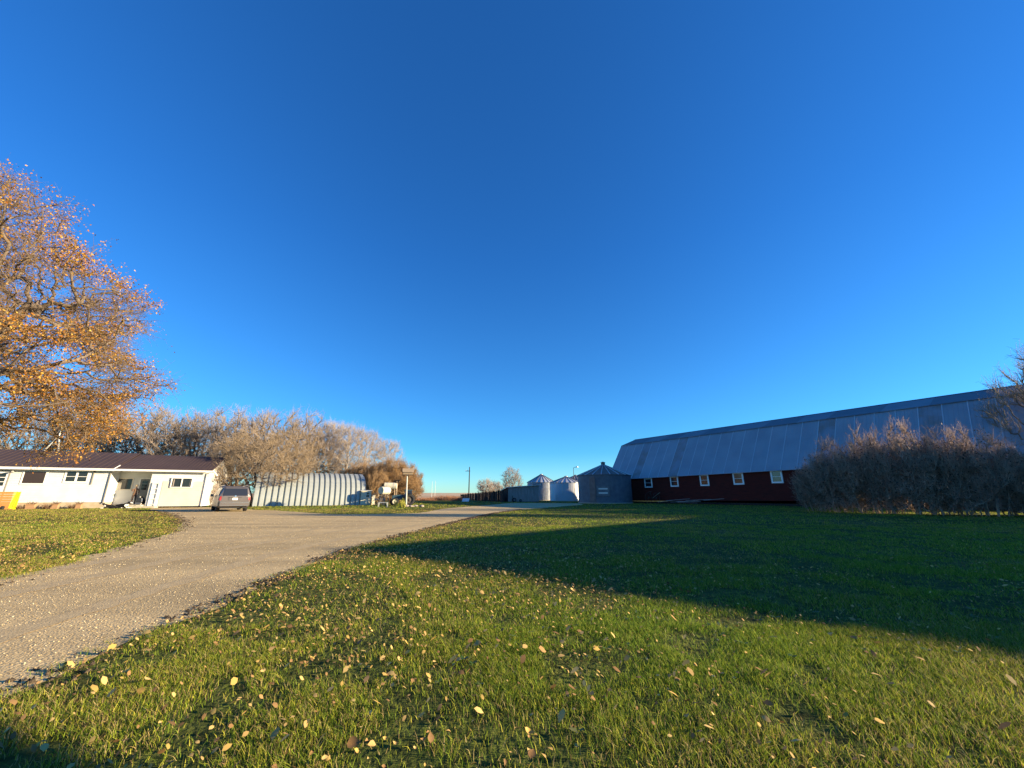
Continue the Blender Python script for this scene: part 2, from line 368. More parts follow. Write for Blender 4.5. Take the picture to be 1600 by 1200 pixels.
def wheel_track(off, hw, seed):
    C_ = [np.array(G(*p)) for p in near_edge[:12]]; L_, R_ = [], []; r = np.random.default_rng(seed)
    P_ = []
    for a, b in zip(C_[:-1], C_[1:]):
        k = max(1, int(np.linalg.norm(b - a) / .25))
        for q in range(k): P_.append(a + (b - a) * q / k)
    P_ = np.array(P_); Q = P_.copy()
    for _ in range(6): Q[1:-1] = (Q[:-2] + Q[1:-1] * 2 + Q[2:]) / 4
    T_ = np.gradient(Q, axis=0); T_ /= np.linalg.norm(T_, axis=1, keepdims=True); N_ = np.stack([-T_[:, 1], T_[:, 0]], 1)
    o_ = off + .12 * np.sin(np.arange(len(Q)) * .07 + seed)
    A_ = Q + N_ * (o_ + hw + r.normal(size=len(Q)) * .035)[:, None]; B_ = Q + N_ * (o_ - hw + r.normal(size=len(Q)) * .035)[:, None]
    n = len(Q); v = np.concatenate([np.concatenate([A_, B_]), np.full((2 * n, 1), .008)], 1); i = np.arange(n - 1)
    f = np.stack([i + n, i + n + 1, i + 1, i], 1)
    o = link('wheel_track', np_mesh('wheel_track', v, f, M['packed'])); tag(o, kind='structure')
for i_, off_ in enumerate((1.15, 2.75, 4.0)): wheel_track(off_, .17, i_)
M['soil'] = mat('dark_soil', (0.06, 0.048, 0.032), 1.0, col2=(0.15, 0.11, 0.07), scale=14, bump=0.9, bscale=25, spec=.05)
# stubble field beyond the yard
M['stubble'] = mat('stubble', (0.50, 0.35, 0.19), 0.95, col2=(0.40, 0.27, 0.15), scale=0.05, stretch=(0.4, 3, 1), bump=0.6, bscale=2)
M['stubble_far'] = mat('stubble_far', (0.58, 0.42, 0.25), 0.95, col2=(0.48, 0.34, 0.20), scale=0.01, stretch=(0.3, 3, 1))
sheet('stubble_field', [(-900, 86), (-60, 88), (-20, 90), (5, 98), (60, 110), (700, 118), (900, 420), (-900, 420)], 0.004, M['stubble'])
sheet('far_field', [(-4000, 420), (4000, 420), (5000, 6500), (-5000, 6500)], 0.006, M['stubble_far'])
# low far rise on the skyline
def far_rise():
    mb = MB(); xs = np.linspace(-2600, 2600, 60); zs = 4 + 9 * vnoise(xs + 5000, xs * 0, 420, 5)
    for i in range(59):
        a, b = xs[i], xs[i + 1]
        mb.add([(a, 1900, 0), (b, 1900, 0), (b, 2400, zs[i + 1]), (a, 2400, zs[i]), (a, 3000, 0), (b, 3000, 0)], [(0, 1, 2, 3), (3, 2, 5, 4)])
    o = link('low_hills', mb.mesh('low_hills', M['stubble_far'], True)); tag(o, kind='structure')
far_rise()

# ------------------------------------------------------------------ house
K = 1.1
HP = (-39.7 * K, 30.9 * K); HU = (12.6 / 13.708, 5.4 / 13.708)
HF = Frame(HP, HU)
def hs_(px, py, b=0.0):
    P = HF.pt(0, b, 0); return wallhit(px, py, P, HU)
def rect(x0, x1, y0, y1, b=0.0):
    ym = (y0 + y1) / 2; xm = (x0 + x1) / 2
    return hs_(x0, ym, b)[0], hs_(x1, ym, b)[0], hs_(xm, y1, b)[1], hs_(xm, y0, b)[1]
house = thing('farmhouse', HF.pt(8, 2, 0), 'low white farmhouse with dark brown metal roof and a recessed porch', 'house')
s_door0, s_L1 = -7.0, hs_(168, 760)[0]
s_R0, s_R1 = hs_(233, 762)[0], hs_(322, 762)[0]
REC = 1.7; DEP = 7.6
zeL = hs_(90, 731)[1]; zeR = hs_(260, 734.5)[1]
FND = 0.52
def lap_wall(fr, s0, s1, b, z0, z1, mb, th=0.16, pitch=0.2, mi=0):
    """wall with lapped boards: every course leans out a little at its foot"""
    fr.box(mb, s0, s1, b + 0.02, b + th, z0, z1, mi)
    z = z0
    while z < z1 - 1e-3:
        zt = min(z + pitch, z1)
        mb.hexa([fr.pt(*q) for q in ((s0, b - 0.018, z), (s1, b - 0.018, z), (s1, b + 0.02, z), (s0, b + 0.02, z), (s0, b - 0.004, zt), (s1, b - 0.004, zt), (s1, b + 0.02, zt), (s0, b + 0.02, zt))], mi)
        z = zt
w = MB(); lap_wall(HF, s_door0, s_L1, 0, FND, zeL - 0.12, w)
HF.box(w, s_L1 - 0.16, s_L1 + 0.0, 0.165, DEP, FND, zeL - 0.12)
part('front_wall', w, M['white_siding'], house)
w = MB(); lap_wall(HF, s_L1 + 0.003, s_R0 - 0.003, REC, 0.30, zeR - 0.1, w); part('porch_wall', w, M['white_siding'], house)
w = MB(); lap_wall(HF, s_R0, s_R1, 0, 0.12, zeR - 0.1, w); HF.box(w, s_R0, s_R0 + 0.15, 0.165, REC + 0.2, 0.12, zeR - 0.1); HF.box(w, s_R1 - 0.15, s_R1, 0.165, DEP, 0.12, zeR - 0.1)
part('entry_wall', w, M['white_siding'], house)
w = MB(); HF.box(w, s_door0, s_R1, DEP + 0.003, DEP + 0.15, 0.1, zeR - 0.1); HF.box(w, s_door0, s_door0 + 0.15, 0.17, DEP, FND, zeL - 0.12); part('back_wall', w, M['white_siding'], house)
w = MB(); a = rect(251, 314, 752, 790); z = a[2]
while z < a[3] - 0.02:
    zt = min(z + 0.2, a[3])
    w.hexa([HF.pt(*q) for q in ((a[0], -0.045, z), (a[1], -0.045, z), (a[1], -0.022, z), (a[0], -0.022, z), (a[0], -0.030, zt), (a[1], -0.030, zt), (a[1], -0.022, zt), (a[0], -0.022, zt))]); z = zt
part('beige_panel', w, M['beige_siding'], house)
w = MB(); HF.box(w, s_door0 + 0.02, s_L1 - 0.02, 0.03, DEP - 0.02, 0, FND - 0.004); part('foundation', w, M['foundation'], house)
w = MB(); HF.box(w, s_L1 + 0.003, s_R0 - 0.003, 0.05, REC + 0.1, 0, 0.28); part('porch_floor', w, M['concrete'], house)
# ceiling over the porch
w = MB(); HF.box(w, s_L1, s_R1, -0.38, REC + 0.3, zeR - 0.1, zeR - 0.06); HF.box(w, s_door0, s_L1 - 0.003, -0.38, 0.1, zeL - 0.12, zeL - 0.08); part('soffit', w, M['white_trim'], house)
def roof_half(fr, s0, s1, b0, z0, b1, z1, name, m, parent, rib=0.45, th=0.06):
    w = MB(); fr.slab(w, s0, s1, (b0, z0), (b1, z1), th)
    d = math.hypot(b1 - b0, z1 - z0); nb_, nz_ = -(z1 - z0) / d, (b1 - b0) / d
    s = s0 + rib / 2
    while s < s1:
        w.hexa([fr.pt(*q) for q in ((s - .025, b0, z0 + .001), (s + .025, b0, z0 + .001), (s + .025, b1, z1 + .001), (s - .025, b1, z1 + .001), (s - .012, b0 + nb_ * .025, z0 + nz_ * .025), (s + .012, b0 + nb_ * .025, z0 + nz_ * .025), (s + .012, b1 + nb_ * .025, z1 + nz_ * .025), (s - .012, b1 + nb_ * .025, z1 + nz_ * .025))])
        s += rib
    return part(name, w, m, parent)
BR = 3.9
q = HF.pt(hs_(96, 720)[0], BR, 0); zrL = hgt(96, 703.8, q[0], q[1])
q = HF.pt(hs_(300, 720)[0], BR, 0); zrR = hgt(300, 712.5, q[0], q[1])
sLe = hs_(183, 728)[0]; sRe = hs_(334, 734)[0]
roof_half(HF, s_door0 - 0.3, sLe, -0.45, zeL, BR, zrL, 'main_roof', M['brown_metal'], house)
roof_half(HF, s_door0 - 0.3, sLe, 2 * BR + 0.45, zeL, BR, zrL, 'main_roof_back', M['brown_metal'], house)
roof_half(HF, sLe + 0.004, sRe, -0.45, zeR, BR, zrR, 'entry_roof', M['brown_metal'], house, rib=0.3)
roof_half(HF, sLe + 0.004, sRe, 2 * BR + 0.45, zeR, BR, zrR, 'entry_roof_back', M['brown_metal'], house)
w = MB(); HF.box(w, s_door0 - 0.3, sLe, -0.49, -0.455, zeL - 0.2, zeL + 0.0); HF.box(w, sLe + 0.004, sRe, -0.49, -0.455, zeR - 0.17, zeR + 0.0); part('fascia', w, M['white_trim'], house)
w = MB(); HF.slab(w, sLe + 0.002, sLe + 0.05, (-0.47, zeL + 0.02), (.45, zeL + .02 + (zrL - zeL) * .92 / (BR + .45)), 0.24)
part('rake_board', w, M['white_trim'], house)
w = MB(); w.add([HF.pt(s_R1, 0.05, zeR - 0.1), HF.pt(s_R1, 2 * BR - 0.05, zeR - 0.1), HF.pt(s_R1, BR, zrR - 0.1), HF.pt(s_R1 - 0.1, 0.05, zeR - 0.1), HF.pt(s_R1 - 0.1, 2 * BR - 0.05, zeR - 0.1), HF.pt(s_R1 - 0.1, BR, zrR - 0.1)], [(0, 1, 2), (5, 4, 3), (0, 2, 5, 3), (2, 1, 4, 5)]); part('gable_end', w, M['white_siding'], house)
def window(fr, parent, r, panes=1, fw=0.09, frame_m='white_trim', gl='glass', b=0.0, proud=0.05, outer='grey_trim', name='window', hbars=0):
    s0, s1, z0, z1 = r
    f = MB()
    fr.box(f, s0, s1, b - proud, b + 0.06, z1 - fw, z1); fr.box(f, s0, s1, b - proud, b + 0.06, z0, z0 + fw)
    fr.box(f, s0, s0 + fw, b - proud, b + 0.06, z0 + fw, z1 - fw); fr.box(f, s1 - fw, s1, b - proud, b + 0.06, z0 + fw, z1 - fw)
    wd = (s1 - s0 - 2 * fw)
    for k in range(1, panes):
        sc_ = s0 + fw + wd * k / panes; fr.box(f, sc_ - fw * .55, sc_ + fw * .55, b - proud, b + 0.06, z0 + fw, z1 - fw)
    o = part(name, f, M[frame_m], parent)
    for k in range(panes):
        a0 = s0 + fw + wd * k / panes + (fw * .55 if k else 0); a1 = s0 + fw + wd * (k + 1) / panes - (fw * .55 if k < panes - 1 else 0)
        g = MB(); fr.box(g, a0, a1, b - proud * 0.45, b - proud * 0.45 + 0.012, z0 + fw, z1 - fw); part('pane', g, M[gl], o)
        if hbars:
            g = MB()
            for h in range(1, hbars + 1):
                zz = z0 + fw + (z1 - z0 - 2 * fw) * h / (hbars + 1); fr.box(g, a0, a1, b - proud * 0.9, b - proud * 0.47, zz - 0.02, zz + 0.02)
            part('bar', g, M[frame_m], o)
    return o
o = window(HF, house, rect(34, 73, 734.8, 757), 1, 0.10, gl='glass_brown')
window(HF, house, rect(100.5, 139.5, 734.8, 754.5), 2, 0.13, hbars=1)
window(HF, house, rect(267.5, 301, 746.5, 762), 2, 0.07, proud=.13)
window(HF, house, rect(181, 208, 746.5, 766, REC), 1, 0.10, frame_m='beige_siding', b=REC, hbars=0)
w = MB(); a = rect(183, 189.5, 754, 765, REC); HF.box(w, a[0], a[1], REC - 0.03, REC - 0.027, a[2], a[3]); part('window_blind', w, M['beige_siding'], house)
for r_ in (rect(271, 272.5, 749, 760), rect(297, 298.5, 749, 760)):
    w = MB(); HF.box(w, r_[0], r_[1], -.064, -.0595, r_[2], r_[3]); part('curtain', w, M['curtain'], house)
def house_door(r, b, mdoor, mframe):
    s0, s1, z0, z1 = r
    f = MB(); HF.box(f, s0 - .09, s0, b - .05, b + .05, z0, z1 + .09); HF.box(f, s1, s1 + .09, b - .05, b + .05, z0, z1 + .09); HF.box(f, s0, s1, b - .05, b + .05, z1, z1 + .09); part('door_frame', f, M[mframe], house)
    d = MB(); HF.box(d, s0, s1, b - .03, b + .03, z0, z1); o = part('door', d, M[mdoor], house)
    zz0 = z0 + (z1 - z0) * .52; zz1 = z1 - 0.15
    for k in range(3):
        g = MB(); h = (zz1 - zz0) / 3; HF.box(g, s0 + .15, s1 - .15, b - .045, b - .0305, zz0 + h * k + .03, zz0 + h * (k + 1) - .03); part('door_pane', g, M['glass'], o)
    k_ = MB(); p = HF.pt(s0 + 0.08, b - 0.07, z0 + 1.0); k_.tube(HF.pt(s0 + .08, b - .031, z0 + 1), p, 0.03, n=8); part('door_handle', k_, M['chrome'], o)
house_door(rect(216.5, 231, 748.5, 785, REC), REC, 'door_grey', 'white_trim')
a = rect(-14, 8, 736, 785); house_door((a[0] + .1, a[1], FND + 0.02, a[3]), 0, 'white_trim', 'grey_trim')
w = MB(); a = rect(145, 147, 735, 757); HF.box(w, a[0], a[0] + 0.07, -0.09, -0.02, a[2], zeL - 0.13); part('downpipe', w, M['grey_trim'], house)
w = MB(); HF.box(w, s_L1 - 0.02, s_L1 + 0.05, -0.10, -0.025, FND - 0.1, zeL - 0.13); part('downpipe', w, M['grey_trim'], house)
w = MB(); HF.box(w, s_R1 - 0.14, s_R1 - 0.05, -0.12, -0.03, 0.1, zeR - 0.25); w.tube(HF.pt(s_R1 - .1, -.08, zeR - .25), HF.pt(sRe + 0.15, -.4, zeR - .1), .05); w.tube(HF.pt(sRe + 0.15, -.4, zeR - .1), HF.pt(sRe + 0.5, -.42, zeR - .5), .05); part('downpipe', w, M['white_trim'], house)
w = MB(); w.tube((HF.pt(hs_(22, 737)[0], -0.02, hs_(22, 738)[1])), HF.pt(hs_(24, 737)[0], -0.35, hs_(22, 736)[1]), .03); w.lathe([(0, .08), (.09, .04), (.11, -.06), (0, -.06)], 10, HF.pt(hs_(24, 737)[0], -0.35, hs_(22, 737)[1])); part('porch_lamp', w, M['grey_trim'], house)
# trellis panel on the white wall right of the porch
tr = thing('trellis', HF.pt(s_R0 + .6, -.1, 0), 'white painted trellis standing on the wall right of the porch', 'trellis')
a = rect(236, 247, 754, 785); w = MB()
for s in (a[0], a[1] - .05): w = MB(); HF.box(w, s, s + .05, -0.12, -0.07, 0.1, a[3]); part('upright', w, M['white_trim'], tr)
for k in range(5): zz = 0.3 + (a[3] - .4) * k / 4; w = MB(); HF.box(w, a[0] + .05, a[1] - .05, -0.11, -0.08, zz, zz + .05); part('rung', w, M['white_trim'], tr)
# step
stp = MB(); a0 = hs_(205, 789)[0]; a1 = hs_(248, 789)[0]
HF.box(stp, a0, a1, -0.95, -0.06, 0, 0.16); HF.box(stp, a0 + .5, s_R0 - .1, -0.5, 0.03, 0.162, 0.27)
o = part('porch_step', stp, M['concrete'], thing('porch_steps', HF.pt((a0 + a1) / 2, -.5, 0), 'pale concrete steps in front of the recessed porch', 'steps'))

# things along the house front
def planter(px, py, wpx, label):
    X, Y = G(px, py); t = thing('planter', (X, Y, 0), label, 'planter', 'terracotta boxes along the house foundation')
    w = wpx / 610 * 44 / 2; f = Frame((X, Y), HU)
    mb = MB(); f.box(mb, -w, w, -.02, .3, 0.0, .34); f.box(mb, -w - .03, w + .03, -.05, .33, .34, .40); part('box', mb, M['terracotta'], t)
    mb = MB()
    for k in range(26):
        a = rng.uniform(-w, w); mb.tube(f.pt(a, .15 + rng.normal() * .06, .38), f.pt(a + rng.normal() * .18, .15 + rng.normal() * .12, .5 + rng.random() * .22), .012, .004, 3)
    part('withered_plant', mb, M['withered'], t)
FB = -0.9
def front_spot(px, b=FB):
    s = hs_(px, 790, b)[0]; return HF.pt(s, b, 0)
def planter_at(px, wm, label):
    p = front_spot(px); t = thing('planter', p, label, 'planter', 'terracotta boxes along the house foundation')
    f = Frame((p[0], p[1]), HU); mb = MB(); f.box(mb, -wm, wm, -.1, .22, 0.0, .36); f.box(mb, -wm - .03, wm + .03, -.13, .25, .36, .42); part('box', mb, M['terracotta'], t)
    mb = MB()
    for k in range(30):
        a = rng.uniform(-wm, wm); mb.tube(f.pt(a, .06 + rng.normal() * .06, .4), f.pt(a + rng.normal() * .18, .06 + rng.normal() * .12, .5 + rng.random() * .2), .014, .005, 3)
    part('withered_plant', mb, M['withered'], t)
planter_at(48, .27, 'terracotta box below the big picture window')
planter_at(86, .22, 'terracotta box between the picture window and the double window')
planter_at(123, .18, 'small terracotta box below the double window')
def clump(px, r, h, label, m='withered', b=FB, name='withered_clump', n=140, cat='plant'):
    p = front_spot(px, b); mb = MB()
    for k in range(n):
        a = rng.uniform(0, 6.28); q = r * math.sqrt(rng.random()) * .5; e = r * rng.random()
        mb.tube((p[0] + q * math.cos(a), p[1] + q * math.sin(a), 0), (p[0] + (q + e) * math.cos(a), p[1] + (q + e) * math.sin(a), h * (.3 + .7 * rng.random())), .012, .005, 3)
    o = link(name, mb.mesh(name, M[m], False, p)); o.location = p; tag(o, label, cat); return o
clump(33, .42, .42, 'dark withered clump left of the first terracotta box')
clump(75, .38, .5, 'dark brown withered clump left of the middle terracotta box')
clump(114, .34, .45, 'dark withered clump left of the smallest terracotta box')
# play slide by the left door
p = front_spot(13, -1.3); t = thing('toy_slide', p, 'yellow plastic slide fixed to an orange wooden play box', 'slide')
f = Frame((p[0], p[1]), HU); mb = MB()
for k in range(7): f.box(mb, -1.3, 0.18, -.25, .25, .03 + .2 * k, .21 + .2 * k)
part('play_box', mb, M['orange_wood'], t)
mb = MB(); f.slab(mb, .2, .4, (-.25, .16), (.12, 1.32), .05); f.slab(mb, .17, .2, (-.25, .28), (.12, 1.44), .14); f.slab(mb, .40, .43, (-.25, .28), (.12, 1.44), .14); f.box(mb, .2, .4, .122, .2, 0, 1.4)
part('slide_chute', mb, M['yellow'], t)
mb = MB(); mb.tube(f.pt(-.1, -.5, .15), f.pt(.02, -.5, .15), .15, n=14); part('wheel', mb, M['rubber'], t)

# ------------------------------------------------------------------ skinned figures
def skin_mesh(name, verts, edges, radii, mats, face_mat=None, sub=2, root=0):
    me = bpy.data.meshes.new(name + '_skeleton'); me.from_pydata(verts, edges, []); me.update()
    o = bpy.data.objects.new(name + '_tmp', me); COL.objects.link(o)
    md = o.modifiers.new('skin', 'SKIN'); md.use_smooth_shade = True
    sk = me.skin_vertices[0].data
    for i, r in enumerate(radii): sk[i].radius = (r, r) if not hasattr(r, '__len__') else r
    sk[root].use_root = True
    sb = o.modifiers.new('sub', 'SUBSURF'); sb.levels = sub; sb.render_levels = sub
    dg = bpy.context.evaluated_depsgraph_get(); ev = o.evaluated_get(dg)
    out = bpy.data.meshes.new_from_object(ev); out.name = name
    bpy.data.objects.remove(o); bpy.data.meshes.remove(me)
    out.materials.clear()
    for m in mats: out.materials.append(m)
    if face_mat:
        for pl in out.polygons: pl.material_index = face_mat(pl.center)
    return out
def dog_mesh(kind):
    if kind == 'lying':   # facing +X, body on the ground
        V = [(-.42, 0, .17), (-.2, 0, .2), (.05, 0, .21), (.25, 0, .24), (.38, 0, .34), (.47, 0, .43), (.60, 0, .41), (.68, 0, .385),
             (.27, .1, .12), (.42, .12, .05), (.60, .12, .04), (.27, -.1, .12), (.42, -.12, .05), (.60, -.12, .04),
             (-.38, .15, .12), (-.18, .2, .08), (-.12, .2, .035), (.02, .2, .03), (-.38, -.15, .12), (-.18, -.2, .08), (-.12, -.2, .035), (.02, -.2, .03),
             (-.55, .03, .12), (-.75, .1, .06), (-.9, .2, .05)]
        Ed = [(0, 1), (1, 2), (2, 3), (3, 4), (4, 5), (5, 6), (6, 7), (3, 8), (8, 9), (9, 10), (3, 11), (11, 12), (12, 13), (0, 14), (14, 15), (15, 16), (16, 17), (0, 18), (18, 19), (19, 20), (20, 21), (0, 22), (22, 23), (23, 24)]
        Rr = [.14, .145, .15, .15, .10, .095, .05, .03, .07, .045, .035, .07, .045, .035, .09, .07, .045, .035, .09, .07, .045, .035, .05, .06, .03]
        fm = lambda c: 1 if ((c.x > .38 and c.z < .12) or (c.x > .26 and .15 < c.z < .31 and c.x < .5) or (c.x > .56 and c.z > .3) or c.x < -.8 or (abs(c.y) < .025 and c.x > .42 and c.z > .4)) else 0
        ears = [(.44, .06, .50), (.44, -.06, .50)]
    else:                 # sitting, facing +X
        V = [(-.2, 0, .16), (-.12, 0, .28), (.02, 0, .42), (.1, 0, .54), (.14, 0, .66), (.19, 0, .74), (.31, 0, .72), (.38, 0, .70),
             (.1, .09, .38), (.14, .1, .2), (.15, .1, .04), (.22, .1, .03), (.1, -.09, .38), (.14, -.1, .2), (.15, -.1, .04), (.22, -.1, .03),
             (-.1, .15, .17), (.05, .18, .12), (.0, .18, .035), (.12, .18, .03), (-.1, -.15, .17), (.05, -.18, .12), (.0, -.18, .035), (.12, -.18, .03),
             (-.33, .02, .07), (-.5, .1, .05), (-.62, .2, .04)]
        Ed = [(0, 1), (1, 2), (2, 3), (3, 4), (4, 5), (5, 6), (6, 7), (2, 8), (8, 9), (9, 10), (10, 11), (2, 12), (12, 13), (13, 14), (14, 15), (0, 16), (16, 17), (17, 18), (18, 19), (0, 20), (20, 21), (21, 22), (22, 23), (0, 24), (24, 25), (25, 26)]
        Rr = [.14, .15, .14, .11, .085, .09, .05, .03, .06, .04, .033, .03, .06, .04, .033, .03, .1, .08, .045, .035, .1, .08, .045, .035, .05, .055, .03]
        fm = lambda c: 1 if ((c.x > .1 and .28 < c.z < .6) or (c.z < .16 and c.x > .08) or (c.x > .27 and c.z > .6) or c.x < -.52) else 0
        ears = [(.15, .06, .81), (.15, -.06, .81)]
    me = skin_mesh('dog_body', V, Ed, Rr, [M['fur_black'], M['fur_white']], fm)
    el = []
    for x, y, z in ears:
        eb = MB()
        s = 1 if y > 0 else -1
        el.append(eb); eb.add([(x - .03, y - .03 * s, z - .02), (x + .03, y - .02 * s, z - .02), (x, y + .035 * s, z - .03), (x - .01, y + .01 * s, z + .06)], [(0, 1, 3), (1, 2, 3), (2, 0, 3), (0, 2, 1)])
    return me, [e.mesh('dog_ear', M['fur_black']) for e in el]
dl, dle = dog_mesh('lying'); ds, dse = dog_mesh('sitting')
def dog(me, ears, pos, rz, label, sc=1.0):
    t = thing('dog', pos, label, 'dog', 'black and white dogs around the porch', rz); t.scale = (sc,) * 3
    link('body', me, t); [link('ear', e, t) for e in ears]
uang = math.atan2(HU[1], HU[0])
p = HF.pt(hs_(192, 787, -1.0)[0], -1.15, 0.0); dog(dl, dle, p, uang - .15, 'black and white dog lying beside the pale steps', 1.15)
p = HF.pt(hs_(172, 790, -1.3)[0], -1.3, 0.0); dog(dl, dle, p, uang + math.pi + .2, 'black dog with white paws lying flat on the lawn edge, leftmost of the dogs', .95)
p = HF.pt(hs_(223, 786, .3)[0], .35, 0.282); dog(ds, dse, p, uang + math.pi + .5, 'black and white dog sitting in front of the grey door', .95)
# person at the porch
def person():
    p = HF.pt(hs_(206, 785, .55)[0], .75, 0.282)
    t = thing('person', p, 'person in straw hat and brown jacket standing by the porch window', 'person', rz=uang - 1.2)
    V = [(0, 0, .92), (0, 0, 1.08), (0, 0, 1.28), (0, 0, 1.40), (0, 0, 1.49), (.01, 0, 1.56), (.01, 0, 1.66),
         (0, .19, 1.37), (.04, .25, 1.12), (.2, .22, 1.02), (.27, .2, 1.0), (0, -.19, 1.37), (.22, -.26, 1.27), (.44, -.22, 1.22), (.52, -.21, 1.21),
         (0, .09, .88), (.02, .11, .48), (0, .12, .09), (.16, .13, .04), (0, -.09, .88), (.02, -.11, .48), (0, -.12, .09), (.16, -.13, .04)]
    Ed = [(0, 1), (1, 2), (2, 3), (3, 4), (4, 5), (5, 6), (3, 7), (7, 8), (8, 9), (9, 10), (3, 11), (11, 12), (12, 13), (13, 14), (0, 15), (15, 16), (16, 17), (17, 18), (0, 19), (19, 20), (20, 21), (21, 22)]
    Rr = [.15, .14, .17, .12, .055, .09, .085, .065, .05, .04, .035, .065, .05, .04, .035, .095, .065, .045, .04, .095, .065, .045, .04]
    def fm(c):
        if c.z > 1.46: return 0
        if (c.x > .23 and c.y > .1) or (c.x > .46): return 0
        if c.z > .86: return 1
        return 2
    link('body', skin_mesh('person_body', V, Ed, Rr, [M['skin'], M['jacket'], M['trousers']], fm), t)
    h = MB(); h.lathe([(0, 1.82), (.06, 1.81), (.10, 1.77), (.105, 1.70), (.21, 1.68), (.21, 1.67), (.09, 1.675)], 16, (.01, 0, 0)); link('hat', h.mesh('hat', M['straw'], True), t)
    for sy, hx, hz in ((.2, .29, 1.0), (-.21, .54, 1.21)):
        h = MB()
        for k in range(4): h.tube((hx, sy - .025 + .017 * k, hz), (hx + .075 - .008 * abs(k - 1), sy - .03 + .02 * k, hz - .02), .009, .007, 5)
        h.tube((hx - .02, sy + .03, hz), (hx + .03, sy + .055, hz - .01), .01, .008, 5)
        link('fingers', h.mesh('fingers', M['skin']), t)
person()

# ------------------------------------------------------------------ van
def wheel_parts(parent, c, r, wdt, axis='Y', rim='galv_light', hub=True, tyre=None, lug=False):
    def axv(s): return (c[0], c[1] + s, c[2]) if axis == 'Y' else (c[0] + s, c[1], c[2])
    prof = [(r * .62, -wdt / 2), (r * .93, -wdt / 2), (r, -wdt * .36), (r, wdt * .36), (r * .93, wdt / 2), (r * .62, wdt / 2)]
    mb = MB(); mb.lathe(prof, 24, c, axis)
    if lug:
        for k in range(18):
            a = 2 * math.pi * k / 18
            if axis == 'Y': mb.tube((c[0] + r * math.cos(a), c[1] - wdt * .45, c[2] + r * math.sin(a)), (c[0] + r * math.cos(a + .15), c[1] + wdt * .45, c[2] + r * math.sin(a + .15)), .025, n=4)
            else: mb.tube((c[0] - wdt * .45, c[1] + r * math.cos(a), c[2] + r * math.sin(a)), (c[0] + wdt * .45, c[1] + r * math.cos(a + .15), c[2] + r * math.sin(a + .15)), .025, n=4)
    t = link('wheel', mb.mesh('tyre', M['rubber'], True), parent)
    mb = MB(); mb.lathe([(0, -wdt * .30), (r * .2, -wdt * .34), (r * .25, -wdt * .2), (r * .55, -wdt * .25), (r * .63, -wdt * .42), (r * .63, wdt * .42), (r * .55, wdt * .25), (r * .25, wdt * .2), (r * .2, wdt * .34), (0, wdt * .30)], 20, c, axis)
    link('rim', mb.mesh('rim', M[rim], True), t)
    return t
